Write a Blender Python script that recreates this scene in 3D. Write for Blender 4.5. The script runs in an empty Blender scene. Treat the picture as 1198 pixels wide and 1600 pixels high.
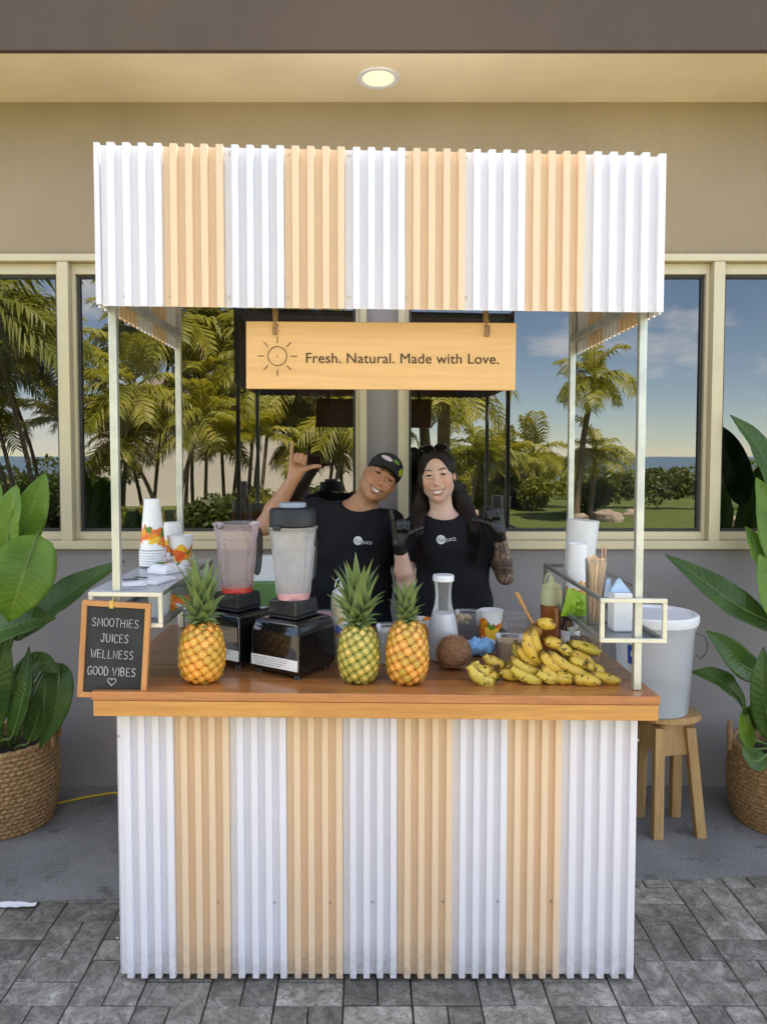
import bpy, bmesh, math, random
import numpy as np
from mathutils import Vector, Matrix, noise as mnoise

SC = bpy.context.scene
COL = SC.collection
R = math.radians
random.seed(7)
rng = np.random.default_rng(7)

# ---------------------------------------------------------------- camera
PITCH = R(2.7); FPX = 1180.0; CX = 575.0; CY = 768.6; EYE = 1.711
cam_d = bpy.data.cameras.new('camera')
cam = bpy.data.objects.new('camera', cam_d); COL.objects.link(cam)
cam.location = (0, 0, EYE); cam.rotation_euler = (R(90) - PITCH, 0, 0)
cam_d.sensor_fit = 'AUTO'; cam_d.sensor_width = 36.0; cam_d.lens = FPX / 1600 * 36
cam_d.shift_x = (599 - CX) / 1600; cam_d.shift_y = -(800 - CY) / 1600
cam_d.clip_start = 0.05; cam_d.clip_end = 9000
SC.camera = cam

# ---------------------------------------------------------------- world, sun, exposure
SUN_EL = R(64); SUN_AZ = R(24)
world = bpy.data.worlds.new('World'); SC.world = world; world.use_nodes = True
nt = world.node_tree; nt.nodes.clear()
wo = nt.nodes.new('ShaderNodeOutputWorld'); bg = nt.nodes.new('ShaderNodeBackground')
sky = nt.nodes.new('ShaderNodeTexSky'); sky.sky_type = 'NISHITA'; sky.sun_disc = False
sky.sun_elevation = SUN_EL; sky.sun_rotation = SUN_AZ
sky.air_density = 0.75; sky.dust_density = 0.0; sky.ozone_density = 2.5
tc = nt.nodes.new('ShaderNodeTexCoord')
mp = nt.nodes.new('ShaderNodeMapping'); mp.inputs['Scale'].default_value = (2.2, 2.2, 6.0)
cn = nt.nodes.new('ShaderNodeTexNoise'); cn.inputs['Scale'].default_value = 2.1
cn.inputs['Detail'].default_value = 7; cn.inputs['Roughness'].default_value = 0.55
cr = nt.nodes.new('ShaderNodeValToRGB')
cr.color_ramp.elements[0].position = 0.50; cr.color_ramp.elements[0].color = (0, 0, 0, 1)
cr.color_ramp.elements[1].position = 0.68; cr.color_ramp.elements[1].color = (1, 1, 1, 1)
mx = nt.nodes.new('ShaderNodeMix'); mx.data_type = 'RGBA'
mx.inputs[7].default_value = (8.5, 8.7, 9.2, 1)
nt.links.new(tc.outputs['Generated'], mp.inputs['Vector']); nt.links.new(mp.outputs[0], cn.inputs['Vector'])
nt.links.new(cn.outputs[0], cr.inputs[0]); nt.links.new(cr.outputs[0], mx.inputs[0])
nt.links.new(sky.outputs[0], mx.inputs[6]); nt.links.new(mx.outputs[2], bg.inputs['Color'])
bg.inputs['Strength'].default_value = 0.08
nt.links.new(bg.outputs[0], wo.inputs['Surface'])
sun_d = bpy.data.lights.new('sun', 'SUN'); sun_d.energy = 5.0; sun_d.angle = R(0.53); sun_d.color = (1.0, 0.93, 0.82)
sun = bpy.data.objects.new('sun', sun_d); COL.objects.link(sun)
sv = Vector((math.sin(SUN_AZ) * math.cos(SUN_EL), math.cos(SUN_AZ) * math.cos(SUN_EL), math.sin(SUN_EL)))
sun.rotation_euler = (-sv).to_track_quat('-Z', 'Y').to_euler(); sun.location = sv * 30
SC.view_settings.view_transform = 'Standard'; SC.view_settings.look = 'None'
SC.view_settings.gamma = 1.0; SC.view_settings.use_curve_mapping = False
SC.view_settings.exposure = 2.76
SC.view_settings.use_white_balance = True; SC.view_settings.white_balance_temperature = 7300; SC.view_settings.white_balance_tint = 12
SC.render.engine = 'CYCLES'
SC.cycles.use_denoising = True
SC.cycles.max_bounces = 10; SC.cycles.transparent_max_bounces = 16
SC.cycles.caustics_reflective = False; SC.cycles.caustics_refractive = False
SC.cycles.sample_clamp_indirect = 6

# ---------------------------------------------------------------- photo geometry helpers
CP, SP = math.cos(PITCH), math.sin(PITCH)
def ray(px, py):
    u = (px - CX) / FPX; v = (CY - py) / FPX
    return Vector((u, CP + v * SP, -SP + v * CP))
def P(px, py, Y):
    d = ray(px, py); return Vector((0, 0, EYE)) + d * (Y / d.y)
def PZ(px, py, z):
    d = ray(px, py); return Vector((0, 0, EYE)) + d * ((z - EYE) / d.z)
def X_(px, Y): return (px - CX) / FPX * Y

# ---------------------------------------------------------------- object helpers
def tag(o, label=None, cat=None, group=None, kind=None):
    if label: o['label'] = label
    if cat: o['category'] = cat
    if group: o['group'] = group
    if kind: o['kind'] = kind
    return o
def thing(name, label, cat, loc=(0, 0, 0), rot=(0, 0, 0), group=None):
    o = bpy.data.objects.new(name, None); COL.objects.link(o)
    o.location = loc; o.rotation_euler = rot; o.empty_display_size = 0.05
    return tag(o, label, cat, group)
def link_mesh(name, me, mat=None, parent=None, loc=None, rot=None, scale=None):
    o = bpy.data.objects.new(name, me); COL.objects.link(o)
    if mat is not None and len(me.materials) == 0: me.materials.append(mat)
    if parent is not None: o.parent = parent
    if loc is not None: o.location = loc
    if rot is not None: o.rotation_euler = rot
    if scale is not None: o.scale = scale if hasattr(scale, '__len__') else (scale,) * 3
    return o
def finish(me, smooth=None):
    me.validate(); me.update()
    if smooth is not None:
        me.polygons.foreach_set('use_smooth', [True] * len(me.polygons))
        if smooth < 179: me.set_sharp_from_angle(angle=R(smooth))
class MB:
    def __init__(s): s.v = []; s.f = []; s.m = []
    def add(s, vs, fs, mi=0):
        n = len(s.v); s.v += [tuple(a) for a in vs]; s.f += [tuple(i + n for i in f) for f in fs]; s.m += [mi] * len(fs); return s
    def box(s, x0, x1, y0, y1, z0, z1, mi=0):
        v = [(x, y, z) for z in (z0, z1) for y in (y0, y1) for x in (x0, x1)]
        return s.add(v, [(0, 2, 3, 1), (4, 5, 7, 6), (0, 1, 5, 4), (2, 6, 7, 3), (0, 4, 6, 2), (1, 3, 7, 5)], mi)
    def lathe(s, prof, n=32, c=(0, 0, 0), cap0=True, cap1=True, mi=0, wob=None):
        vs = []
        for k, (r, z) in enumerate(prof):
            for i in range(n):
                a = 2 * math.pi * i / n; rr = r * (wob(a, z) if wob else 1)
                vs.append((c[0] + rr * math.cos(a), c[1] + rr * math.sin(a), c[2] + z))
        fs = []
        for k in range(len(prof) - 1):
            for i in range(n):
                j = (i + 1) % n; fs.append((k * n + i, k * n + j, (k + 1) * n + j, (k + 1) * n + i))
        if cap0: fs.append(tuple(range(n - 1, -1, -1)))
        if cap1: fs.append(tuple((len(prof) - 1) * n + i for i in range(n)))
        return s.add(vs, fs, mi)
    def tube(s, pts, rad, n=8, cap=True, mi=0, flat=1.0):
        pts = [Vector(p) for p in pts]; m = len(pts)
        rads = rad if hasattr(rad, '__len__') else [rad] * m
        t0 = (pts[1] - pts[0]).normalized()
        up = Vector((0, 0, 1)) if abs(t0.z) < 0.9 else Vector((1, 0, 0))
        nrm = t0.cross(up).normalized(); vs = []
        for k in range(m):
            t = (pts[min(k + 1, m - 1)] - pts[max(k - 1, 0)]).normalized()
            nrm = (nrm - t * nrm.dot(t)).normalized(); b = t.cross(nrm)
            for i in range(n):
                a = 2 * math.pi * i / n
                vs.append(pts[k] + (nrm * math.cos(a) + b * math.sin(a) * flat) * rads[k])
        fs = [(k * n + i, k * n + (i + 1) % n, (k + 1) * n + (i + 1) % n, (k + 1) * n + i) for k in range(m - 1) for i in range(n)]
        if cap: fs += [tuple(range(n - 1, -1, -1)), tuple((m - 1) * n + i for i in range(n))]
        return s.add(vs, fs, mi)
    def prism(s, poly, y0, y1, mi=0):           # polygon in xz, extruded along y
        n = len(poly)
        v = [(x, y0, z) for x, z in poly] + [(x, y1, z) for x, z in poly]
        f = [tuple(range(n)), tuple(range(2 * n - 1, n - 1, -1))] + [(i, i + n, (i + 1) % n + n, (i + 1) % n) for i in range(n)]
        return s.add(v, f, mi)
    def ball(s, c, r, nu=12, nv=8, mi=0):
        r = r if hasattr(r, '__len__') else (r, r, r); vs = [(c[0], c[1], c[2] - r[2])]
        for k in range(1, nv):
            ph = -math.pi / 2 + math.pi * k / nv
            for i in range(nu):
                a = 2 * math.pi * i / nu
                vs.append((c[0] + r[0] * math.cos(ph) * math.cos(a), c[1] + r[1] * math.cos(ph) * math.sin(a), c[2] + r[2] * math.sin(ph)))
        vs.append((c[0], c[1], c[2] + r[2])); fs = []; L = len(vs) - 1
        for i in range(nu): fs.append((0, 1 + (i + 1) % nu, 1 + i)); fs.append((L, L - nu + i, L - nu + (i + 1) % nu))
        for k in range(nv - 2):
            for i in range(nu):
                a = 1 + k * nu; fs.append((a + i, a + (i + 1) % nu, a + nu + (i + 1) % nu, a + nu + i))
        return s.add(vs, fs, mi)
    def xf(s, M):
        s.v = [tuple(M @ Vector(a)) for a in s.v]; return s
    def mesh(s, name, mats=None, smooth=None, warp=None):
        me = bpy.data.meshes.new(name)
        me.from_pydata([warp(a) for a in s.v] if warp else s.v, [], s.f)
        if mats is not None:
            for m in (mats if isinstance(mats, (list, tuple)) else [mats]): me.materials.append(m)
        if any(s.m): me.polygons.foreach_set('material_index', s.m)
        finish(me, smooth); return me
    def build(s, name, mats, parent=None, smooth=None, bevel=0, loc=None, rot=None, warp=None, segs=2):
        o = link_mesh(name, s.mesh(name, mats, smooth, warp), None, parent, loc, rot)
        if bevel:
            b = o.modifiers.new('bevel', 'BEVEL'); b.width = bevel; b.segments = segs; b.limit_method = 'ANGLE'; b.angle_limit = R(40)
        return o
def bez(p, n):                                   # catmull-rom through points
    p = [Vector(a) for a in p]; q = [2 * p[0] - p[1]] + p + [2 * p[-1] - p[-2]]; out = []
    for i in range(1, len(q) - 2):
        for k in range(n):
            t = k / n; a, b, c, d = q[i - 1], q[i], q[i + 1], q[i + 2]
            out.append(0.5 * ((2 * b) + (c - a) * t + (2 * a - 5 * b + 4 * c - d) * t * t + (3 * b - a - 3 * c + d) * t ** 3))
    out.append(p[-1]); return out

# ---------------------------------------------------------------- materials
MATS = {}
def newmat(name):
    m = bpy.data.materials.new(name); m.use_nodes = True; t = m.node_tree
    b = t.nodes.get('Principled BSDF'); return m, t, b
def c4(c): return (c[0], c[1], c[2], 1)
def coords(t, stretch=(1, 1, 1), rnd=True, space='Object'):
    tcn = t.nodes.new('ShaderNodeTexCoord'); mpn = t.nodes.new('ShaderNodeMapping')
    mpn.inputs['Scale'].default_value = stretch
    if rnd:
        oi = t.nodes.new('ShaderNodeObjectInfo'); mul = t.nodes.new('ShaderNodeMath'); mul.operation = 'MULTIPLY'; mul.inputs[1].default_value = 37.0
        ad = t.nodes.new('ShaderNodeVectorMath'); ad.operation = 'ADD'
        t.links.new(oi.outputs['Random'], mul.inputs[0]); t.links.new(tcn.outputs[space], ad.inputs[0]); t.links.new(mul.outputs[0], ad.inputs[1])
        t.links.new(ad.outputs[0], mpn.inputs['Vector'])
    else: t.links.new(tcn.outputs[space], mpn.inputs['Vector'])
    return mpn.outputs[0]
def noise_n(t, vec, scale, detail=4, rough=0.55, dist=0.0):
    n = t.nodes.new('ShaderNodeTexNoise'); n.inputs['Scale'].default_value = scale; n.inputs['Detail'].default_value = detail
    n.inputs['Roughness'].default_value = rough; n.inputs['Distortion'].default_value = dist
    t.links.new(vec, n.inputs['Vector']); return n.outputs[0]
def ramp(t, fac, stops):
    r = t.nodes.new('ShaderNodeValToRGB'); e = r.color_ramp.elements
    while len(e) < len(stops): e.new(0.5)
    for i, (p, c) in enumerate(stops): e[i].position = p; e[i].color = c4(c) if hasattr(c, '__len__') else (c, c, c, 1)
    t.links.new(fac, r.inputs[0]); return r.outputs[0]
def mixc(t, fac, a, b, mode='MIX'):
    m = t.nodes.new('ShaderNodeMix'); m.data_type = 'RGBA'; m.blend_type = mode
    for sock, val in ((m.inputs[0], fac), (m.inputs[6], a), (m.inputs[7], b)):
        if hasattr(val, 'is_output'): t.links.new(val, sock)
        elif hasattr(val, '__len__'): sock.default_value = c4(val)
        else: sock.default_value = val
    return m.outputs[2]
def mth(t, op, a, b=0.0):
    m = t.nodes.new('ShaderNodeMath'); m.operation = op
    for i, v in enumerate((a, b)):
        if hasattr(v, 'is_output'): t.links.new(v, m.inputs[i])
        else: m.inputs[i].default_value = v
    return m.outputs[0]
def bump(t, b, h, strength=0.3, dist=0.002):
    n = t.nodes.new('ShaderNodeBump'); n.inputs['Strength'].default_value = strength; n.inputs['Distance'].default_value = dist
    t.links.new(h, n.inputs['Height']); t.links.new(n.outputs[0], b.inputs['Normal'])
def pm(name, col, rough=0.5, metal=0.0, var=0.12, scale=6, col2=None, bmp=0.0, bscale=60, stretch=(1, 1, 1), coat=0.0, spec=0.5, sss=0.0, trans=0.0, detail=4):
    m, t, b = newmat(name); v = coords(t, stretch)
    c2 = col2 if col2 else [min(1, c * (1 + var)) for c in col]; c1 = col if col2 else [c * (1 - var) for c in col]
    n = noise_n(t, v, scale, detail); t.links.new(ramp(t, n, [(0.3, c1), (0.7, c2)]), b.inputs['Base Color'])
    b.inputs['Roughness'].default_value = rough; b.inputs['Metallic'].default_value = metal
    b.inputs['Coat Weight'].default_value = coat; b.inputs['Specular IOR Level'].default_value = spec
    if sss: b.inputs['Subsurface Weight'].default_value = sss; b.inputs['Subsurface Radius'].default_value = (0.01, 0.004, 0.002)
    if trans: b.inputs['Transmission Weight'].default_value = trans
    if bmp: bump(t, b, noise_n(t, v, bscale, 5), bmp)
    MATS[name] = m; return m
def clear(name, col, alpha, rough=0.08, ior=1.45, tint=(1, 1, 1), var=0.0):
    m, t, b = newmat(name)
    b.inputs['Base Color'].default_value = c4(col); b.inputs['Roughness'].default_value = rough
    tr = t.nodes.new('ShaderNodeBsdfTransparent'); tr.inputs[0].default_value = c4(tint)
    fr = t.nodes.new('ShaderNodeFresnel'); fr.inputs[0].default_value = ior
    a = alpha
    if var:
        a = mth(t, 'MULTIPLY_ADD', noise_n(t, coords(t), 14, 4), var)
        a.node.inputs[2].default_value = alpha - var * 0.5
    f = mth(t, 'MAXIMUM', fr.outputs[0], a)
    ms = t.nodes.new('ShaderNodeMixShader'); t.links.new(f, ms.inputs[0]); t.links.new(tr.outputs[0], ms.inputs[1]); t.links.new(b.outputs[0], ms.inputs[2])
    t.links.new(ms.outputs[0], t.nodes['Material Output'].inputs['Surface'])
    MATS[name] = m; return m
def wood(name, dark, light, axis='x', rough=0.4, scale=3.0, coat=0.0, bmp=0.15):
    st = {'x': (0.6, 9, 9), 'y': (9, 0.6, 9), 'z': (9, 9, 0.6)}[axis]
    m, t, b = newmat(name); v = coords(t, st)
    n1 = noise_n(t, v, scale, 6, 0.6, 0.6); n2 = noise_n(t, v, scale * 6, 3, 0.5, 0.2)
    base = ramp(t, n1, [(0.28, dark), (0.5, [(a + c) / 2 for a, c in zip(dark, light)]), (0.72, light)])
    col = mixc(t, 0.22, base, ramp(t, n2, [(0.35, [a * 0.7 for a in dark]), (0.6, light)]))
    oi = t.nodes.new('ShaderNodeObjectInfo')
    hsv = t.nodes.new('ShaderNodeHueSaturation')
    t.links.new(mth(t, 'MULTIPLY_ADD', oi.outputs['Random'], 0.3), hsv.inputs['Value']); hsv.inputs['Value'].links[0].from_node.inputs[2].default_value = 0.85
    t.links.new(col, hsv.inputs['Color']); t.links.new(hsv.outputs[0], b.inputs['Base Color'])
    b.inputs['Roughness'].default_value = rough; b.inputs['Coat Weight'].default_value = coat; b.inputs['Coat Roughness'].default_value = 0.12
    bump(t, b, n1, bmp, 0.002); MATS[name] = m; return m

def sheetmat(name, col):
    m, t, b = newmat(name); v = coords(t)
    oi = t.nodes.new('ShaderNodeObjectInfo'); base = mixc(t, ramp(t, noise_n(t, v, 3, 5), [(0.3, 0.0), (0.7, 0.6)]), col, [c * 0.93 for c in col])
    st = noise_n(t, coords(t, (14, 14, 0.7)), 3.0, 6, 0.65); base = mixc(t, ramp(t, st, [(0.60, 0.0), (0.78, 0.22)]), base, [c * 0.6 for c in col])
    sc_ = noise_n(t, coords(t, (6, 6, 1.2)), 30, 4, 0.7); base = mixc(t, ramp(t, sc_, [(0.70, 0.0), (0.74, 0.35)]), base, [c * 0.55 for c in col])
    tz = t.nodes.new('ShaderNodeTexCoord'); sz = t.nodes.new('ShaderNodeSeparateXYZ'); t.links.new(tz.outputs['Object'], sz.inputs[0])
    dirt = mth(t, 'MULTIPLY', ramp(t, mth(t, 'ADD', sz.outputs[2], mth(t, 'MULTIPLY', noise_n(t, v, 9, 5, 0.7), 0.25)), [(0.10, 1.0), (0.26, 0.0)]), ramp(t, noise_n(t, v, 40, 5, 0.7), [(0.35, 0.1), (0.65, 0.6)]))
    base = mixc(t, dirt, base, (0.22, 0.19, 0.16))
    hs = t.nodes.new('ShaderNodeHueSaturation'); vv = mth(t, 'MULTIPLY_ADD', oi.outputs['Random'], 0.07); vv.node.inputs[2].default_value = 0.95
    t.links.new(vv, hs.inputs['Value']); t.links.new(base, hs.inputs['Color']); t.links.new(hs.outputs[0], b.inputs['Base Color'])
    t.links.new(ramp(t, st, [(0.3, 0.36), (0.7, 0.55)]), b.inputs['Roughness']); bump(t, b, noise_n(t, v, 9, 4), 0.16, 0.004); MATS[name] = m; return m
M_white = sheetmat('corrugated_white', (0.78, 0.77, 0.83))
M_cream = sheetmat('corrugated_cream', (0.80, 0.595, 0.41))
M_galv = pm('galvanised_steel', (0.48, 0.50, 0.48), 0.45, 0.7, col2=(0.66, 0.66, 0.60), scale=16, bmp=0.08, bscale=60)
M_galvp = pm('scuffed_cream_paint', (0.62, 0.59, 0.48), 0.45, 0.25, col2=(0.74, 0.71, 0.58), scale=22, bmp=0.12, bscale=50)
M_screw = pm('screw_steel', (0.45, 0.45, 0.45), 0.3, 0.9)
M_slab = wood('varnished_red_wood', (0.27, 0.085, 0.022), (0.58, 0.23, 0.065), 'x', 0.26, 3.0, 0.35, 0.08)
M_slabdark = wood('wood_top', (0.13, 0.046, 0.018), (0.40, 0.165, 0.06), 'x', 0.30, 3.5, 0.25, 0.08)
M_gold = wood('golden_pine', (0.50, 0.20, 0.04), (0.72, 0.37, 0.095), 'x', 0.38, 2.2, 0.15, 0.08)
M_sign = wood('sign_plywood', (0.64, 0.36, 0.14), (0.70, 0.42, 0.18), 'x', 0.5, 1.2, 0.0, 0.03)
M_oak = wood('oak_frame', (0.40, 0.17, 0.055), (0.58, 0.28, 0.10), 'z', 0.5, 3, 0.0, 0.1)
M_stool = wood('raw_stool_wood', (0.34, 0.19, 0.07), (0.58, 0.36, 0.15), 'z', 0.6, 3, 0.0, 0.2)
M_ink = pm('burnt_ink', (0.045, 0.025, 0.012), 0.7)
M_chalkboard = pm('chalkboard', (0.018, 0.019, 0.021), 0.75, var=0.5, scale=9)
M_chalk = pm('chalk', (0.82, 0.82, 0.82), 0.95, bmp=0.5, bscale=300)
M_brass = pm('brass', (0.65, 0.47, 0.16), 0.35, 0.9)
M_rope = pm('jute_rope', (0.34, 0.20, 0.10), 0.9, var=0.4, scale=120, bmp=0.6, bscale=200)
M_black = pm('black_plastic', (0.012, 0.012, 0.013), 0.35, var=0.3)
M_gloss = pm('gloss_black', (0.006, 0.006, 0.007), 0.07, var=0.2, coat=0.5)
M_paper = pm('white_paper', (0.82, 0.82, 0.84), 0.6, var=0.03, bmp=0.05)
M_print = pm('print_grey', (0.25, 0.25, 0.27), 0.7)
M_whitepl = pm('white_plastic', (0.80, 0.81, 0.84), 0.35, var=0.03)

# ================================================================ THE SETTING
WY = 3.85            # wall plane
GY = 3.90            # glass plane
SK_Z = P(590, 166, WY).z            # soffit height
FY = 3.38            # fascia plane
EDGE_Y = PZ(600, 1388, 0).y        # concrete / paver seam
def setting(name, o): o.name = name; return tag(o, kind='structure')

# ---- lawn and sea (seen in the window reflections)
m, t, b = newmat('lawn'); v = coords(t, rnd=False)
g = ramp(t, noise_n(t, v, 0.35, 6), [(0.3, (0.045, 0.085, 0.012)), (0.55, (0.085, 0.13, 0.02)), (0.75, (0.14, 0.16, 0.035))])
g = mixc(t, 0.5, g, ramp(t, noise_n(t, v, 30, 4), [(0.3, (0.03, 0.06, 0.01)), (0.7, (0.13, 0.16, 0.03))]))
t.links.new(g, b.inputs['Base Color']); b.inputs['Roughness'].default_value = 0.9; bump(t, b, noise_n(t, v, 60, 3), 0.6, 0.02); M_lawn = m
mb = MB(); N = 40
vs = []; fs = []
for j in range(N + 1):
    for i in range(N + 1):
        x = -150 + 300 * i / N; y = -46 + 150 * j / N
        vs.append((x, y, -0.06 + (0.0 if y > -14 else 0.12 * mnoise.noise((x * 0.1, y * 0.1, 3)))))
for j in range(N):
    for i in range(N): a = j * (N + 1) + i; fs.append((a, a + 1, a + N + 2, a + N + 1))
setting('ground', mb.add(vs, fs).build('ground', M_lawn, smooth=180))
M_sea = pm('sea_water', (0.02, 0.07, 0.13), 0.25, var=0.3, scale=0.02, bmp=0.3, bscale=0.3)
setting('sea', MB().add([(-6000, -7000, -2.5), (6000, -7000, -2.5), (6000, -44, -2.5), (-6000, -44, -2.5)], [(0, 1, 2, 3)]).build('sea', M_sea))

# ---- concrete slab
m, t, b = newmat('concrete'); v = coords(t, rnd=False)
g = ramp(t, noise_n(t, v, 2.2, 7, 0.65), [(0.25, (0.085, 0.083, 0.08)), (0.5, (0.17, 0.168, 0.163)), (0.75, (0.25, 0.245, 0.235))])
st = ramp(t, noise_n(t, v, 4.5, 6, 0.7, 0.0), [(0.36, 1.0), (0.44, 0.0)])
g = mixc(t, mth(t, 'MULTIPLY', st, 0.75), g, (0.032, 0.03, 0.028))
g = mixc(t, 0.25, g, ramp(t, noise_n(t, v, 90, 3), [(0.35, (0.06, 0.06, 0.06)), (0.65, (0.3, 0.3, 0.29))]))
t.links.new(g, b.inputs['Base Color']); t.links.new(ramp(t, noise_n(t, v, 4, 4), [(0.3, 0.45), (0.7, 0.8)]), b.inputs['Roughness'])
bump(t, b, noise_n(t, v, 25, 6), 0.25, 0.004); M_conc = m
vs = []; fs = []; nx = 80
for i in range(nx + 1):
    x = -8 + 16 * i / nx; e = EDGE_Y + 0.060 * x + 0.006 * mnoise.noise((x * 9, 0, 0))
    vs += [(x, e, -0.06), (x, e, -0.003), (x, e + 0.012, 0.0), (x, WY + 0.02, 0.0)]
for i in range(nx):
    for k in range(3): a = i * 4 + k; fs.append((a, a + 4, a + 5, a + 1))
setting('concrete_floor', MB().add(vs, fs).build('concrete_floor', M_conc, smooth=30))

# ---- pavers in basket weave
m, t, b = newmat('paver_stone'); v = coords(t)
oi = t.nodes.new('ShaderNodeObjectInfo')
g = ramp(t, noise_n(t, v, 13, 9, 0.78, 0.7), [(0.28, (0.045, 0.039, 0.033)), (0.48, (0.185, 0.165, 0.138)), (0.60, (0.31, 0.285, 0.248)), (0.74, (0.49, 0.46, 0.41))])
g = mixc(t, ramp(t, noise_n(t, v, 48, 6, 0.75, 1.6), [(0.40, 0.75), (0.48, 0.0)]), g, (0.075, 0.066, 0.056))
hs = t.nodes.new('ShaderNodeHueSaturation'); vv = mth(t, 'MULTIPLY_ADD', oi.outputs['Random'], 0.7); vv.node.inputs[2].default_value = 0.68
t.links.new(vv, hs.inputs['Value']); t.links.new(g, hs.inputs['Color']); t.links.new(hs.outputs[0], b.inputs['Base Color'])
b.inputs['Roughness'].default_value = 0.72; bump(t, b, noise_n(t, v, 50, 6, 0.75, 1.2), 0.6, 0.004); M_pav = m
M_joint = pm('joint_sand', (0.065, 0.058, 0.05), 0.95, var=0.5, scale=40, bmp=0.5)
SQ = 0.216; BASE_Z = -0.037
pave = MB().add([(-9, -4, BASE_Z), (9, -4, BASE_Z), (9, 3.3, BASE_Z), (-9, 3.3, BASE_Z)], [(0, 1, 2, 3)]).build('paved_ground', M_joint)
setting('paved_ground', pave)
def paver_mb(L, W, seed, mb=None, at=(0, 0, 0), rot=0):
    r2 = random.Random(seed); h = 0.03; e = 0.003
    def ring(dx, z): return [(-L / 2 + dx + r2.uniform(0, .0015), -W / 2 + dx + r2.uniform(0, .0015), z), (L / 2 - dx - r2.uniform(0, .0015), -W / 2 + dx, z), (L / 2 - dx, W / 2 - dx - r2.uniform(0, .0015), z), (-L / 2 + dx, W / 2 - dx, z)]
    vs = ring(0, 0) + ring(0, h - e) + ring(e, h)
    fs = [(8, 9, 10, 11)]
    for k in (0, 4):
        for i in range(4): j = (i + 1) % 4; fs.append((k + i, k + j, k + 4 + j, k + 4 + i))
    c, s_ = math.cos(rot), math.sin(rot)
    vs = [(x * c - y * s_ + at[0], x * s_ + y * c + at[1], z + at[2]) for x, y, z in vs]
    mb = mb or MB(); return mb.add(vs, fs)
pav_me = [paver_mb(SQ - 0.0035, SQ / 2 - 0.0035, k).mesh('paver', M_pav) for k in range(4)]
rest = MB(); npv = 0
for j in range(-32, 15):
    for i in range(-26, 27):
        x0, y0 = i * SQ + 0.03, j * SQ + 0.02
        hor = (i + j) % 2 == 0
        for k in range(2):
            cx, cy = (x0, y0 + (k - 0.5) * SQ / 2) if hor else (x0 + (k - 0.5) * SQ / 2, y0)
            rot = 0 if hor else R(90)
            ext = SQ / 4 if hor else SQ / 2
            if cy - ext > EDGE_Y + 0.060 * cx + 0.01 or cy < -3.9: continue
            dz = random.uniform(-0.002, 0.002)
            if abs(cx) < 1.75 and cy > 1.72:
                npv += 1
                o = link_mesh('paver', pav_me[npv % 4], None, pave, (cx, cy, BASE_Z + dz), (random.uniform(-.008, .008), random.uniform(-.008, .008), rot + (math.pi if npv % 3 else 0)))
            else: paver_mb(SQ - 0.005, SQ / 2 - 0.005, i * 31 + j, rest, (cx, cy, BASE_Z + dz), rot)
o = rest.build('paver_field', M_pav, pave); o['kind'] = 'stuff'

# ---- building
m, t, b = newmat('wall_paint'); v = coords(t, rnd=False)
g = ramp(t, noise_n(t, v, 1.2, 6), [(0.3, (0.27, 0.245, 0.245)), (0.7, (0.32, 0.29, 0.285))])
g = mixc(t, ramp(t, noise_n(t, v, 14, 5, 0.7), [(0.66, 0.0), (0.76, 0.35)]), g, (0.20, 0.18, 0.175))
t.links.new(g, b.inputs['Base Color']); b.inputs['Roughness'].default_value = 0.75; bump(t, b, noise_n(t, v, 70, 4), 0.3, 0.004); M_wall = m
def stucco(name, col, k=1.0):
    m, t, b = newmat(name); v = coords(t, rnd=False)
    g = ramp(t, noise_n(t, v, 1.4, 6), [(0.3, [c * 0.9 for c in col]), (0.7, [c * 1.1 for c in col])])
    g = mixc(t, ramp(t, noise_n(t, coords(t, (3, 3, 0.35), rnd=False), 4, 6, 0.7), [(0.58, 0.0), (0.8, 0.3 * k)]), g, [c * 0.6 for c in col])
    g = mixc(t, ramp(t, noise_n(t, v, 26, 4, 0.7), [(0.70, 0.0), (0.76, 0.4 * k)]), g, [c * 0.65 for c in col])
    t.links.new(g, b.inputs['Base Color']); b.inputs['Roughness'].default_value = 0.75; bump(t, b, noise_n(t, v, 75, 5), 0.3, 0.004); return m
M_wallup = stucco('upper_wall_glow', (0.32, 0.24, 0.162))  # wall colour shifted warmer and lighter; the glow is put into the colour
M_fascia = stucco('fascia_paint', (0.080, 0.052, 0.036))
M_soffit = stucco('soffit_paint', (0.86, 0.71, 0.49), 0.5)
M_alu = pm('beige_aluminium', (0.60, 0.515, 0.345), 0.42, 0.1, var=0.05, scale=5)
M_aludark = pm('gasket_recess_shade', (0.04, 0.038, 0.034), 0.6)
M_room = pm('dark_room', (0.05, 0.045, 0.04), 0.8)
BXL, BXR = -7.0, 7.0
WZ0 = P(600, 857, WY).z; WZ1 = P(600, 399, WY).z
bld = thing('building', 'taupe painted building with beige sliding windows behind the juice stand', 'building', (0, WY, 0))
def bpart(mb, name, mat, **k): o = mb.build(name, mat, None, **k); o.parent = bld; o.matrix_parent_inverse = Matrix.Translation((0, -WY, 0)); return o
bpart(MB().box(BXL, BXR, WY, WY + 0.2, -0.05, WZ0), 'lower_wall', M_wall)
bpart(MB().box(BXL, BXR, WY, WY + 0.2, WZ1, SK_Z + 0.02), 'upper_wall', M_wallup)
pxl, pxr = X_(573, WY), X_(621, WY)
bpart(MB().box(pxl, pxr, WY + 0.006, WY + 0.2, WZ0, WZ1), 'wall_pier', M_wall)
for s, xx in (('l', BXL), ('r', BXR - 2.2)): bpart(MB().box(xx, xx + 2.2, WY + 0.002, WY + 0.2, WZ0, WZ1), 'wall_pier', M_wall)
bpart(MB().box(BXL, BXR, FY + 0.001, WY + 0.2, SK_Z + 0.02, SK_Z + 0.2), 'soffit', M_soffit)
bpart(MB().box(BXL, BXR, FY - 0.03, FY, SK_Z + 0.012, 4.15), 'fascia', M_fascia)
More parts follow.
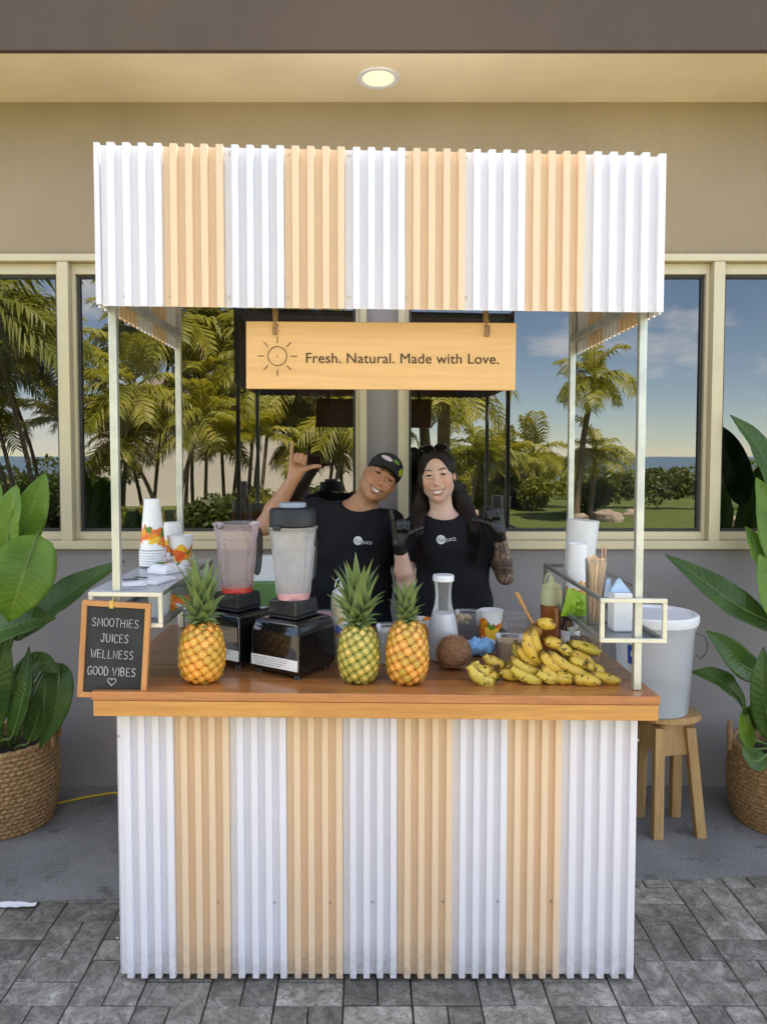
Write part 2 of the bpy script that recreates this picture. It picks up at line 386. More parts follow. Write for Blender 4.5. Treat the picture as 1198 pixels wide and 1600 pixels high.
bpart(MB().box(BXL, BXR, FY + 0.001, 9.0, 4.0, 4.13), 'roof', M_fascia)
# dark room behind the panes
rm = MB()
rm.box(BXL, BXR, 7.5, 7.6, -0.1, SK_Z + 0.2).box(BXL, BXR, WY + 0.21, 7.49, -0.1, -0.02).box(BXL, BXR, WY + 0.21, 7.49, SK_Z + 0.21, SK_Z + 0.3)
rm.box(BXL, BXL + 0.1, WY + 0.21, 7.49, 0, SK_Z).box(BXR - 0.1, BXR, WY + 0.21, 7.49, 0, SK_Z)
bpart(rm, 'room_shell', M_room)
# reflective tinted glass
m, t, b = newmat('tinted_glass'); t.nodes.remove(b)
tr = t.nodes.new('ShaderNodeBsdfTransparent'); tr.inputs[0].default_value = (0.30, 0.31, 0.30, 1)
gl = t.nodes.new('ShaderNodeBsdfGlossy'); gl.inputs['Roughness'].default_value = 0.004; gl.inputs[0].default_value = (0.98, 0.97, 0.95, 1)
v = coords(t, rnd=True)
bn = t.nodes.new('ShaderNodeBump'); bn.inputs['Strength'].default_value = 0.6; bn.inputs['Distance'].default_value = 0.0006
t.links.new(noise_n(t, v, 2.2, 1), bn.inputs['Height']); t.links.new(bn.outputs[0], gl.inputs['Normal'])
fr = t.nodes.new('ShaderNodeFresnel'); fr.inputs[0].default_value = 2.1
ms = t.nodes.new('ShaderNodeMixShader'); t.links.new(fr.outputs[0], ms.inputs[0]); t.links.new(tr.outputs[0], ms.inputs[1]); t.links.new(gl.outputs[0], ms.inputs[2])
df = t.nodes.new('ShaderNodeBsdfDiffuse'); df.inputs[0].default_value = (0.5, 0.48, 0.44, 1); vs_ = coords(t, (1, 1, 0.5))
dk = mth(t, 'ADD', mth(t, 'MULTIPLY', ramp(t, noise_n(t, vs_, 5, 6, 0.7, 0.5), [(0.45, 0.0), (0.8, 1.0)]), 0.05), mth(t, 'MULTIPLY', ramp(t, noise_n(t, v, 120, 2), [(0.76, 0.0), (0.78, 1.0)]), 0.12))
m2 = t.nodes.new('ShaderNodeMixShader'); t.links.new(dk, m2.inputs[0]); t.links.new(ms.outputs[0], m2.inputs[1]); t.links.new(df.outputs[0], m2.inputs[2])
t.links.new(m2.outputs[0], t.nodes['Material Output'].inputs['Surface']); M_glass = m
def window(x0, x1, mulls, side):
    """outer frame, mullion posts, sash rails and glass; mulls = mullion centre positions"""
    f = MB(); fw = 0.035; y0, y1 = WY - 0.035, WY + 0.10
    f.box(x0, x1, y0, y1, WZ0, WZ0 + 0.042).box(x0, x1, y0, y1, WZ1 - 0.036, WZ1)
    f.box(x0, x0 + fw, y0, y1, WZ0 + 0.042, WZ1 - 0.036).box(x1 - fw, x1, y0, y1, WZ0 + 0.042, WZ1 - 0.036)
    w = f.build('window', M_alu, None, bevel=0.003); w.parent = bld; w.matrix_parent_inverse = Matrix.Translation((0, -WY, 0))
    edges = [x0 + fw] + mulls + [x1 - fw]
    for xm in mulls:
        link_mesh('mullion', MB().box(xm - 0.027, xm + 0.027, y0 + 0.006, y1 - 0.01, WZ0 + 0.043, WZ1 - 0.037).mesh('mullion', M_alu), None, w)
    za, zb = WZ0 + 0.043, WZ1 - 0.037
    for k in range(len(edges) - 1):
        a = edges[k] + (0.028 if k else 0.001); c = edges[k + 1] - (0.028 if k + 1 < len(edges) - 1 else 0.001)
        s = MB(); q0, q1 = WY + 0.012, WY + 0.055
        s.box(a, c, q0, q1, za, za + 0.042).box(a, c, q0, q1, zb - 0.054, zb)
        s.box(a, a + 0.02, q0, q1, za + 0.042, zb - 0.054).box(c - 0.02, c, q0, q1, za + 0.042, zb - 0.054)
        so = link_mesh('sash', s.mesh('sash', M_alu), None, w)
        bv = so.modifiers.new('bevel', 'BEVEL'); bv.width = 0.002; bv.segments = 1
        gk = MB(); e = 0.014; ga, gc, gza, gzb = a + 0.0205, c - 0.0205, za + 0.0425, zb - 0.0545  # gasket strips; their dark colour also stands in for shade in the recess
        gk.box(ga, gc, WY + 0.036, WY + 0.052, gza, gza + e).box(ga, gc, WY + 0.036, WY + 0.052, gzb - e, gzb)
        gk.box(ga, ga + e, WY + 0.036, WY + 0.052, gza + e, gzb - e).box(gc - e, gc, WY + 0.036, WY + 0.052, gza + e, gzb - e)
        link_mesh('gasket', gk.mesh('gasket', M_aludark), None, w)
        link_mesh('pane', MB().add([(ga, GY, gza), (gc, GY, gza), (gc, GY, gzb), (ga, GY, gzb)], [(0, 1, 2, 3)]).mesh('pane', M_glass), None, w)
    return w
window(BXL + 2.2, pxl - 0.0005, [-3.4, X_(107, WY)], 'l')
window(pxr + 0.0005, BXR - 2.2, [X_(1113, WY), 3.4], 'r')
# downlight in the soffit
lp = PZ(591, 121, SK_Z + 0.02)
dl = thing('recessed_downlight', 'round recessed downlight glowing warm white in the soffit', 'downlight', (lp.x, lp.y, SK_Z + 0.02))
MB().lathe([(0.072, -0.001), (0.100, -0.001), (0.098, -0.008), (0.085, -0.010), (0.074, -0.006), (0.072, -0.001)], 40, cap0=False, cap1=False).build('trim_ring', M_whitepl, dl, smooth=40)
m, t, b = newmat('lamp_lens'); b.inputs['Base Color'].default_value = (0.9, 0.85, 0.6, 1)
b.inputs['Emission Color'].default_value = (1.0, 0.78, 0.40, 1); b.inputs['Emission Strength'].default_value = 0.16
MB().lathe([(0.0005, -0.006), (0.05, -0.005), (0.073, -0.003)], 40, cap0=True, cap1=False).build('lens', m, dl, smooth=180)

# ================================================================ GARDEN BEHIND THE CAMERA (mirrored in the panes)
def MR(px, py_unused, D): return X_(px, D), 2 * GY - D       # ground point whose mirror image stands at pixel column px, optical distance D
def leafmat(name, c1, c2, rough=0.5, trl=0.35):
    m, t, b = newmat(name); v = coords(t)
    n = noise_n(t, v, 2.5, 4); t.links.new(ramp(t, n, [(0.3, c1), (0.7, c2)]), b.inputs['Base Color']); b.inputs['Roughness'].default_value = rough
    tl = t.nodes.new('ShaderNodeBsdfTranslucent'); tl.inputs[0].default_value = c4([min(1, x * 1.6) for x in c2])
    ms = t.nodes.new('ShaderNodeMixShader'); ms.inputs[0].default_value = trl
    t.links.new(b.outputs[0], ms.inputs[1]); t.links.new(tl.outputs[0], ms.inputs[2]); t.links.new(ms.outputs[0], t.nodes['Material Output'].inputs['Surface'])
    return m
M_palm = leafmat('palm_leaf', (0.14, 0.18, 0.016), (0.34, 0.31, 0.032))
M_palm2 = leafmat('palm_leaf_dark', (0.08, 0.125, 0.012), (0.22, 0.225, 0.025))
M_hedge = leafmat('hedge_leaf', (0.03, 0.06, 0.012), (0.10, 0.13, 0.022))
M_trunk = pm('palm_trunk', (0.20, 0.15, 0.10), 0.9, var=0.35, scale=5, bmp=0.8, bscale=12, stretch=(1, 1, 6))
def frond(mb, base, az, el, L, droop, nl=22, wid=0.42, rr=random):
    pts = []; d = Vector((math.cos(az) * math.cos(el), math.sin(az) * math.cos(el), math.sin(el))); p = Vector(base); n = 10
    for k in range(n + 1):
        pts.append(p.copy()); p = p + d * (L / n); d = (d + Vector((0, 0, -droop / n))).normalized()
    mb.tube(pts, [0.022 * (1 - 0.85 * k / n) for k in range(n + 1)], 4, cap=False)
    for k in range(nl):
        u = 0.16 + 0.84 * k / nl; f = u * n; i = min(int(f), n - 1); q = pts[i].lerp(pts[i + 1], f - i)
        tdir = (pts[i + 1] - pts[i]).normalized(); side = tdir.cross(Vector((0, 0, 1))).normalized(); upv = side.cross(tdir)
        ll = wid * L * (0.35 + 0.65 * math.sin(math.pi * min(1, 0.15 + u * 0.8)))
        for s in (-1, 1):
            dd = (side * s + tdir * 0.75 + upv * rr.uniform(-0.1, 0.35)).normalized()
            w = tdir * 0.022 * L ** 0.5
            m1 = q + dd * ll * 0.55; m2 = q + dd * ll + Vector((0, 0, -ll * rr.uniform(0.25, 0.6)))
            mb.add([q - w * 0.6, q + w * 0.6, m1 + w, m1 - w, m2], [(0, 1, 2, 3), (3, 2, 4)])
def crown_mesh(seed, nf, L, droop, elmin, elmax, mat, nl=22):
    r2 = random.Random(seed); mb = MB()
    for k in range(nf):
        el = R(r2.uniform(elmin, elmax)); frond(mb, (0, 0, 0), k * 2.39996 + r2.uniform(-.2, .2), el, L * r2.uniform(0.8, 1.1), droop * r2.uniform(0.7, 1.2), nl, 0.36, r2)
    return mb.mesh('crown', mat)
CR = [crown_mesh(1, 22, 1.35, 1.9, -15, 75, M_palm), crown_mesh(2, 20, 1.5, 1.6, -10, 80, M_palm), crown_mesh(3, 18, 1.5, 1.3, 10, 82, M_palm2), crown_mesh(4, 16, 1.2, 1.2, 15, 85, M_palm)]
def trunk_mesh(seed, H, r, lean):
    r2 = random.Random(seed); a = r2.uniform(0, 6.28); n = 9
    pts = [(math.cos(a) * lean * (k / n) ** 1.6, math.sin(a) * lean * (k / n) ** 1.6, H * k / n) for k in range(n + 1)]
    return MB().tube(pts, [r * (1.35 if k == 0 else 1.0 - 0.35 * k / n) for k in range(n + 1)], 9).mesh('trunk', M_trunk, 60), pts[-1]
def palm(px, D, topy, scale, ci, r, lean, seed, label):
    x, y = MR(px, 0, D); top = EYE + (713 - topy) / FPX * D
    p = thing('palm_tree', label, 'palm tree', (x, y, -0.06), group='palms mirrored in the windows')
    me, tp = trunk_mesh(seed, max(0.3, top), r, lean)
    link_mesh('trunk', me, None, p)
    link_mesh('crown', CR[ci], None, p, tp, (0, 0, seed * 1.7), scale)
palm(900, 20.5, 592, 1.0, 0, 0.10, 0.5, 1, 'tall single palm with drooping crown mirrored in the right window')
palm(922, 21.5, 700, 0.85, 1, 0.09, 0.2, 2, 'short palm beside the hedge mirrored in the right window')
palm(690, 15.5, 592, 1.1, 1, 0.17, 0.3, 3, 'stout palm mirrored just below the hanging sign')
palm(668, 17.5, 610, 1.0, 0, 0.16, 0.2, 41, 'thick trunked palm mirrored behind the woman')
for k, (px, D, ty, s, ci) in enumerate([(760, 24, 700, 1.1, 1), (790, 25, 712, 1.0, 3), (735, 23, 716, 0.9, 2), (845, 26, 708, 1.2, 1)]):
    palm(px, D, ty, s, ci, 0.09, 0.3, 50 + k, ['low bushy palm mirrored right of the woman', 'low palm mirrored beside the reflected post', 'small dark palm mirrored near the woman', 'low palm mirrored behind the tall single palm'][k])
lf = [q for q in [(5, 13, 500, 1.3, 2), (62, 13.5, 520, 1.2, 2), (-60, 16, 560, 1.1, 2), (30, 15.5, 545, 1.05, 2), (70, 17.5, 585, 1.1, 0), (140, 17, 545, 1.1, 1), (182, 19, 522, 1.2, 0), (205, 18, 600, 1.1, 3), (240, 19.5, 505, 1.3, 1), (262, 17, 560, 1.2, 2),
      (300, 20, 500, 1.4, 1), (330, 17, 545, 1.25, 0), (350, 20, 480, 1.5, 3), (372, 18, 520, 1.3, 2), (395, 21, 500, 1.5, 1), (420, 18, 540, 1.3, 0), (452, 20, 530, 1.4, 1), (480, 18, 600, 1.2, 2), (510, 20, 560, 1.4, 1), (535, 18.5, 620, 1.2, 3), (312, 16, 620, 1.0, 3), (272, 15.5, 640, 0.9, 1), (440, 16.5, 630, 1.0, 2),
      (160, 15.8, 655, 0.8, 3), (225, 18.5, 640, 0.9, 1), (288, 18, 590, 1.0, 0), (345, 16, 600, 1.0, 3), (405, 17, 575, 1.1, 1), (362, 19, 640, 1.0, 0), (470, 19, 655, 0.9, 3), (495, 17, 540, 1.2, 0), (20, 18, 640, 1.0, 1), (190, 16.5, 610, 1.0, 1), (255, 16, 690, 0.8, 0), (320, 17.5, 670, 0.95, 1), (385, 16, 680, 0.85, 3), (425, 18, 600, 1.2, 1), (455, 17, 690, 0.8, 0), (515, 17, 650, 1.0, 1), (545, 20, 680, 1.0, 0)] if q[0] not in (205, 262, 330, 372, 420, 480, 312, 440, 345, 495, 425)]
for k, (px, D, ty, s, ci) in enumerate(lf):
    palm(px, D, ty, s, ci, 0.05, 0.8, 60 + k, 'slender palm of the dense thicket mirrored in the left windows')
# bushes and hedge: shells of leaf-sized faces
def leafball(mb, c, r, n, size, r2, flat=0.8):
    for k in range(n):
        d = Vector((r2.gauss(0, 1), r2.gauss(0, 1), r2.gauss(0, 1))).normalized() * (r * r2.uniform(0.55, 1.05) ** 0.5)
        p = Vector(c) + Vector((d.x, d.y, d.z * flat))
        a = Vector((r2.gauss(0, 1), r2.gauss(0, 1), r2.gauss(0, 1))).normalized(); b_ = a.cross(Vector((r2.gauss(0, 1), r2.gauss(0, 1), r2.gauss(0, 1)))).normalized()
        s = size * r2.uniform(0.6, 1.3)
        mb.add([p - a * s, p + b_ * s * 0.45, p + a * s, p - b_ * s * 0.45], [(0, 1, 2, 3)])
bush_me = []
for k in range(3):
    r2 = random.Random(k + 5); mb = MB()
    for q in range(7): leafball(mb, (r2.uniform(-.5, .5), r2.uniform(-.4, .4), r2.uniform(.35, .9)), r2.uniform(.35, .55), 420, 0.075, r2)
    bush_me.append(mb.mesh('foliage', [M_hedge, M_palm2, M_palm][k]))
M_stem = pm('shrub_stem', (0.10, 0.07, 0.045), 0.9)
stem_me = MB().tube([(0, 0, 0), (0.02, 0, 0.3), (0.05, 0.03, 0.7)], [0.035, 0.025, 0.012], 6).tube([(0, 0, 0.1), (-0.15, 0.05, 0.6)], [0.02, 0.01], 5).mesh('stem', M_stem)
bl = [(40, 15, 1.0), (150, 14.5, 0.9), (215, 15, 0.7), (330, 14, 0.9), (380, 15, 1.0), (430, 14.5, 0.8), (500, 15.5, 1.0), (545, 15, 0.9), (740, 24, 1.1), (800, 25, 1.0), (830, 24, 1.0), (700, 22, 1.0), (930, 23, 1.0), (-40, 14, 1.1)]
for k, (px, D, s) in enumerate(bl):
    x, y = MR(px, 0, D); p = thing('garden_shrub', 'leafy low garden shrub mirrored in the windows under the palms', 'shrub', (x, y, -0.06), (0, 0, k * 1.3), group='garden shrubs mirrored in the windows')
    p.scale = (s, s, s); link_mesh('foliage', bush_me[k % 3], None, p); link_mesh('stem', stem_me, None, p)
r2 = random.Random(99); mb = MB(); x0h = X_(925, 24); 
for k in range(46):
    leafball(mb, (x0h + k * 0.27, 2 * GY - 25 + r2.uniform(-.4, .4), r2.uniform(.35, .95) + 0.0), r2.uniform(.4, .6), 260, 0.09, r2)
hd = mb.build('hedge', M_hedge); r2 = random.Random(97); mb = MB()
for k in range(30):
    leafball(mb, (X_(-300, 23) + k * 0.32, 2 * GY - 24 + r2.uniform(-.4, .4), r2.uniform(.4, 1.25)), r2.uniform(.45, .7), 260, 0.10, r2)
tag(mb.build('hedge', M_hedge), 'dark tall hedge mirrored low in the far left window', 'hedge'); tag(hd, 'long clipped green hedge mirrored at the far side of the lawn', 'hedge')
r2 = random.Random(98); mb = MB()
for k in range(70):
    leafball(mb, (X_(560, 30) + k * 0.5, 2 * GY - 34 + r2.uniform(-2, 2), r2.uniform(.2, .9)), r2.uniform(.6, 1.0), 160, 0.14, r2)
hd = mb.build('dune_scrub', M_palm2); tag(hd, 'low dune scrub in front of the sea mirrored in the right window', 'scrub', kind='stuff')
M_rock = pm('garden_rock', (0.30, 0.25, 0.21), 0.9, var=0.35, scale=3, bmp=0.5, bscale=6)
for k, (px, D, s) in enumerate([(742, 20.3, 0.5), (905, 20.2, 0.3), (950, 20.5, 0.45), (985, 22, 0.3), (1135, 18.5, 0.4)]):
    x, y = MR(px, 0, D); mb = MB().ball((0, 0, 0), (0.8, 0.7, 0.55), 9, 6)
    mb.v = [tuple(Vector(a) * (1 + 0.6 * mnoise.noise(Vector(a) * 1.7 + Vector((k * 5, 0, 0))))) for a in mb.v]
    o = mb.build('boulder', M_rock, smooth=20, loc=(x, y, 0.05 * s)); o.scale = (s,) * 3
    tag(o, ['weathered boulder mirrored on the lawn beside the woman', 'small boulder mirrored at the foot of the tall single palm', 'largest boulder mirrored on the lawn behind the wrapped cups', 'small boulder mirrored right of the largest boulder', 'boulder mirrored low in the far right pane'][k], 'boulder', 'boulders on the lawn')
# white villa behind the palms
M_stucco = pm('white_stucco', (0.68, 0.64, 0.60), 0.8, var=0.05, scale=1)
vx0, vx1 = X_(150, 27), X_(640, 27); vy = 2 * GY - 27
vl = thing('white_villa', 'white stucco garden villa mirrored behind the left palms', 'villa', ((vx0 + vx1) / 2, vy, 0))
hw = (vx1 - vx0) / 2
MB().box(-hw, hw, -5, 0, -0.06, 3.5).build('wall', M_stucco, vl)
MB().prism([(-hw - 0.4, 3.5), (hw + 0.4, 3.5), (hw * 0.5, 4.6), (-hw * 0.5, 4.6)], -5.3, 0.4).build('roof', pm('villa_roof', (0.55, 0.45, 0.38), 0.8), vl)
for xx in (hw * 0.82,):
    w = MB().box(xx - 0.6, xx + 0.6, 0.001, 0.05, 0.9, 2.3).build('window', M_whitepl, vl)
    MB().box(xx - 0.52, xx + 0.52, 0.051, 0.06, 0.98, 2.22).build('pane', M_gloss, w)

# ================================================================ THE JUICE STAND
def kz(z): return float(np.interp(z, [0, 0.15, 0.9, 2.12, 2.62], [0, 0.002, 0.009, 0.0115, 0.019]))
def warp(p): return (p[0], p[1], p[2] - kz(p[2]) * p[0])
SLAB_F, SLAB_B = 2.30, 3.24
SLX0, SLX1 = X_(137, SLAB_F), X_(1038, SLAB_F)
TOPZ = P(587, 1084.5, SLAB_F).z; SLAB_T = 0.028
def ctop(x): return TOPZ - kz(TOPZ) * x
def onc(px, py):                                  # point on the counter top seen at a pixel
    p = PZ(px, py, TOPZ)
    for _ in range(3): p = PZ(px, py, ctop(p.x))
    return p
stand = thing('juice_stand', 'juice stand with white and cream corrugated panels, wooden counter and valance canopy', 'juice stand', (0.03, 2.8, 0))
SI = Matrix.Translation((-0.03, -2.8, 0))
def spart(mb, name, mat, parent=None, smooth=None, bevel=0, w=True):
    o = mb.build(name, mat, parent or stand, smooth, bevel, warp=warp if w else None)
    if parent is None: o.matrix_parent_inverse = SI
    return o
def corr(x0, x1, z0, z1, y, nr, dep=0.018, ydir=-1, along='x', jag=0.0):
    """trapezoid-ribbed sheet; ribs stand out towards ydir"""
    p = (x1 - x0) / nr; prof = []
    for k in range(nr):
        a = x0 + k * p
        prof += [(a, 0), (a + 0.47 * p, 0), (a + 0.53 * p, 1), (a + 0.97 * p, 1)]
    prof.append((x1, 0)); mb = MB(); n = len(prof); nz = 8
    r2 = random.Random(int(abs(x0) * 1000)); 
    for off in (0.0, 0.0016):
        vs = []
        for j in range(nz + 1):
            zz = z0 + (z1 - z0) * j / nz
            for (a, h) in prof:
                yy = y + ydir * dep * h - ydir * off + 0.0012 * mnoise.noise((a * 8, zz * 3, off))
                ze = zz + (0.003 * h * (-1 if j == 0 else 1 if j == nz else 0))
                vs.append((a, yy, ze) if along == 'x' else (yy, a, ze))
        fs = [(j * n + i, j * n + i + 1, (j + 1) * n + i + 1, (j + 1) * n + i) for j in range(nz) for i in range(n - 1)]
        if (ydir < 0) != (along == 'x'): fs = [f[::-1] for f in fs]
        mb.add(vs, fs if off == 0 else [f[::-1] for f in fs])
    T = n * (nz + 1)
    for i in range(n - 1):
        mb.add([], []); mb.f.append((i, T + i, T + i + 1, i + 1)); mb.m.append(0)
        a = nz * n + i; mb.f.append((a, a + 1, T + a + 1, T + a)); mb.m.append(0)
    for j in range(nz):
        a = j * n; mb.f.append((a, a + n, T + a + n, T + a)); mb.m.append(0)
        a = j * n + n - 1; mb.f.append((a, T + a, T + a + n, a + n)); mb.m.append(0)
    return mb
screw_me = MB().lathe([(0.0042, 0.0), (0.0042, 0.0012), (0.0028, 0.0030), (0.0008, 0.0036)], 10).mesh('screw', M_screw, 60)
screw_w = MB().lathe([(0.0042, 0.0), (0.0042, 0.0012), (0.0028, 0.0030), (0.0008, 0.0036)], 10).mesh('screw', M_galvp, 60)
def screw(parent, x, y, z):
    link_mesh('screw', screw_w if z > 1.5 else screw_me, None, parent, warp((x, y, z)), (R(90), 0, 0))
# counter front panel
PY = 2.405
fb = [178, 268, 356, 446, 535, 621, 709, 795, 881, 1000]
z_fl, z_fh = 0.012, TOPZ - SLAB_T - 0.02
front = []
for k in range(9):
    a, c = X_(fb[k], PY), X_(fb[k + 1], PY)
    o = spart(corr(a + 0.0004, c - 0.0004, z_fl, z_fh, PY, 5 if k == 8 else 4), 'corrugated_panel', M_cream if k % 2 else M_white)
    tag(o, ('cream' if k % 2 else 'white') + ' corrugated counter panel'); front.append(o)
for px, py in [(342, 1410), (429, 1410), (516, 1410), (582, 1409), (691, 1408), (777, 1408), (860, 1407), (184, 1466), (185, 1153), (996, 1153)]:
    p = P(px, py, PY); k = max(0, min(8, sum(1 for q in fb if q < px) - 1)); screw(front[k], p.x, PY - 0.001, p.z)
pxa, pxb = X_(178, PY), X_(1000, PY)
for xx, d in ((pxa - 0.0018, -1), (pxb + 0.0018, 1)):
    for k in range(4):
        ya = PY + 0.003 + k * 0.195
        spart(MB().box(min(xx, xx + d * 0.002), max(xx, xx + d * 0.002), ya, ya + 0.193, z_fl, z_fh), 'side_panel', M_cream if k % 2 else M_white)
fr = MB()
for xx in (pxa + 0.01, pxb - 0.05):
    for yy in (PY + 0.02, PY + 0.73): fr.box(xx, xx + 0.04, yy, yy + 0.04, 0.0, z_fh - 0.001)
fr.box(pxa + 0.051, pxb - 0.051, PY + 0.02, PY + 0.06, 0.3, 0.34)
spart(fr, 'base_frame', M_gold)
# slab planks + front board
ny = 6
for k in range(ny):
    ya = SLAB_F + (SLAB_B - SLAB_F) * k / ny; yb = SLAB_F + (SLAB_B - SLAB_F) * (k + 1) / ny
    mb = MB()
    mb.box(SLX0, SLX1, ya + 0.0008, yb - 0.0008, TOPZ - SLAB_T, TOPZ - 0.0006 * (k % 2))
    spart(mb, 'counter_plank', M_slab if k == 0 else M_slabdark, bevel=0.003)
spart(MB().box(SLX0 + 0.004, SLX1 - 0.004, SLAB_F + 0.004, SLAB_F + 0.03, TOPZ - SLAB_T - 0.050, TOPZ - SLAB_T - 0.001), 'front_board', M_gold, bevel=0.002)
spart(MB().box(SLX0 + 0.004, SLX0 + 0.03, SLAB_F + 0.031, SLAB_B - 0.02, TOPZ - SLAB_T - 0.050, TOPZ - SLAB_T - 0.001)
      .box(SLX1 - 0.03, SLX1 - 0.004, SLAB_F + 0.031, SLAB_B - 0.02, TOPZ - SLAB_T - 0.050, TOPZ - SLAB_T - 0.001), 'side_board', M_gold, bevel=0.002)
# posts
PF, PB = 2.37, 3.18; CF = 2.27
PXL, PXR = X_(181, PF), X_(999, PF)
CZ0, CZ1 = P(590, 483, CF).z, P(590, 235, CF).z
hp = 0.0122
for xx in (PXL, PXR):
    for yy in (PF, PB):
        spart(MB().box(xx - hp, xx + hp, yy - hp, yy + hp, TOPZ + 0.0005, CZ1 - 0.03), 'post', M_galv, bevel=0.003)
# canopy frame rails
CXL, CXR = X_(158, CF), X_(1030, CF)
ra = MB(); zr = CZ0 + 0.045
for xx in (PXL, PXR):
    ra.box(xx - 0.012, xx + 0.012, PF + hp, PB - hp, zr, zr + 0.025); ra.box(xx - 0.012, xx + 0.012, PF + hp, PB - hp, CZ1 - 0.06, CZ1 - 0.035)
for yy in (PF, PB):
    ra.box(PXL + hp, PXR - hp, yy - 0.012, yy + 0.012, CZ1 - 0.06, CZ1 - 0.035)
ra.box(PXL + hp, PXR - hp, PF - 0.012, PF + 0.012, zr, zr + 0.025)
spart(ra, 'canopy_rail', M_galv)
cb = [165, 261, 355, 447, 540, 632, 724, 815, 906, 1004]
can = []
for k in range(9):
    a, c = X_(cb[k], CF), X_(cb[k + 1], CF)
    o = spart(corr(a + 0.0004, c - 0.0004, CZ0, CZ1, CF, 4), 'valance_panel', M_cream if k % 2 else M_white)
    tag(o, ('cream' if k % 2 else 'white') + ' corrugated canopy panel'); can.append(o)
spart(corr(X_(1004.5, CF), CXR - 0.004, CZ0 + 0.0005, CZ1 - 0.004, CF - 0.003, 1), 'valance_panel', M_white)
spart(MB().box(CXL - 0.002, X_(164.5, CF), CF - 0.012, CF + 0.002, CZ0 + 0.003, CZ1 + 0.004), 'corner_trim', M_white)
for k, px in enumerate([195, 266, 358, 450, 545, 636, 728, 818, 932, 1009]):
    for py in (238 + 12 * (px - 160) / 870, 463 + 3 * (px - 160) / 870):
        p = P(px, py, CF); screw(can[min(k, 8)], p.x, CF - 0.001, p.z + kz(p.z) * p.x)
for xx, d in ((CXL + 0.002, -1), (CXR - 0.004, 1)):
    for k in range(5):
        ya = CF + 0.004 + k * 0.186
        spart(corr(ya, ya + 0.185, CZ0 + 0.002, CZ1 - 0.004, xx, 4, 0.010, d, 'y'), 'valance_side_panel', M_cream if k % 2 else M_white)
spart(MB().box(CXL + 0.006, CXR - 0.01, CF + 0.01, PB + 0.03, CZ1 - 0.030, CZ1 - 0.026), 'roof_sheet', M_white)
# side shelves: square-tube boxes with a metal tray
M_rail = pm('dull_rail', (0.24, 0.25, 0.22), 0.45, 0.4, var=0.2, scale=10)
M_tray = pm('tray_metal', (0.30, 0.31, 0.30), 0.4, 0.6, var=0.15, scale=8)
M_acryl = clear('shelf_acrylic', (0.8, 0.82, 0.84), 0.18, 0.1)
def shelf(x0, x1, zt, zb, yf, yb, two):
    q = 0.0135; f = MB()
    f.box(x0, x1, yf - q / 2, yf + q / 2, zt - q, zt).box(x0, x1, yf - q / 2, yf + q / 2, zb, zb + q)
    f.box(x0, x0 + q, yf - q / 2, yf + q / 2, zb + q, zt - q).box(x1 - q, x1, yf - q / 2, yf + q / 2, zb + q, zt - q)
    s = spart(f, 'shelf_front_frame', M_galvp, bevel=0.002)
    g = MB(); 
    for xx in (x0, x1 - q):
        for zz in (zt - q, zb): g.box(xx, xx + q, yf + q / 2 + 0.0005, yb, zz, zz + q)
    for zz in (zt - q, zb): g.box(x0 + q + 0.0005, x1 - q - 0.0005, yb - q, yb, zz, zz + q)
    g.box(x0, x0 + q, yb - q, yb, zb + q + 0.0005, zt - q - 0.0005).box(x1 - q, x1, yb - q, yb, zb + q + 0.0005, zt - q - 0.0005)
    spart(g, 'shelf_frame', M_rail, bevel=0.002)
    spart(MB().box(x0 + 0.002, x1 - 0.002, yf + q, yb - 0.002, zb - 0.002, zb - 0.0005), 'shelf_tray', M_tray)
    if two: spart(MB().box(x0 + 0.002, x1 - 0.002, yf + 0.001, yb - 0.002, zt + 0.0005, zt + 0.0035), 'shelf_top', M_acryl)
SHY = PF - hp - 0.009
def unw(p): return p.z + kz(p.z) * p.x
LSX0, LSX1 = X_(136, SHY), X_(252, SHY); LSZ = unw(P(190, 925, SHY)); LSB = unw(P(240, 980, SHY))
RSX0, RSX1 = X_(940, SHY), X_(1045, SHY); RSZ = unw(P(990, 935, SHY)); RSB = unw(P(990, 1004, SHY))
shelf(LSX0, LSX1, LSZ, LSB, SHY, 3.12, True)
shelf(RSX0, RSX1, RSZ, RSB, SHY, 3.12, False)

# ---------------------------------------------------------------- hanging sign
def text_mesh(s, size, depth=0.0008, name='lettering', mat=None, align='LEFT', spacing=1.0):
    cu = bpy.data.curves.new(name, 'FONT'); cu.body = s; cu.size = size; cu.extrude = depth; cu.align_x = align; cu.space_character = spacing
    o = bpy.data.objects.new(name, cu); COL.objects.link(o); bpy.context.view_layer.update()
    me = bpy.data.meshes.new_from_object(o.evaluated_get(bpy.context.evaluated_depsgraph_get()))
    bpy.data.objects.remove(o); bpy.data.curves.remove(cu); me.name = name
    me.materials.clear(); me.materials.append(mat); return me
SGY = 2.345
c = P(595, 556.5, SGY); sw, sh = X_(803.5, SGY) - X_(387, SGY), P(595, 504, SGY).z - P(595, 609, SGY).z
sg = thing('hanging_sign', 'plywood hanging sign with sun emblem reading Fresh. Natural. Made with Love.', 'sign', (c.x, SGY, c.z), (0, R(0.35), 0))
MB().box(-sw / 2, sw / 2, -0.008, 0.008, -sh / 2, sh / 2).build('board', M_sign, sg, bevel=0.002)
def sl(px, py): p = P(px, py, SGY); return (p.x - c.x, p.z - c.z)
e = MB(); ox, oz = sl(434, 558); r0 = 14.5 / FPX * SGY
e.tube([(ox + r0 * math.cos(a), -0.0088, oz + r0 * math.sin(a)) for a in np.linspace(0, 2 * math.pi, 41)], 0.0026, 6, flat=0.4)
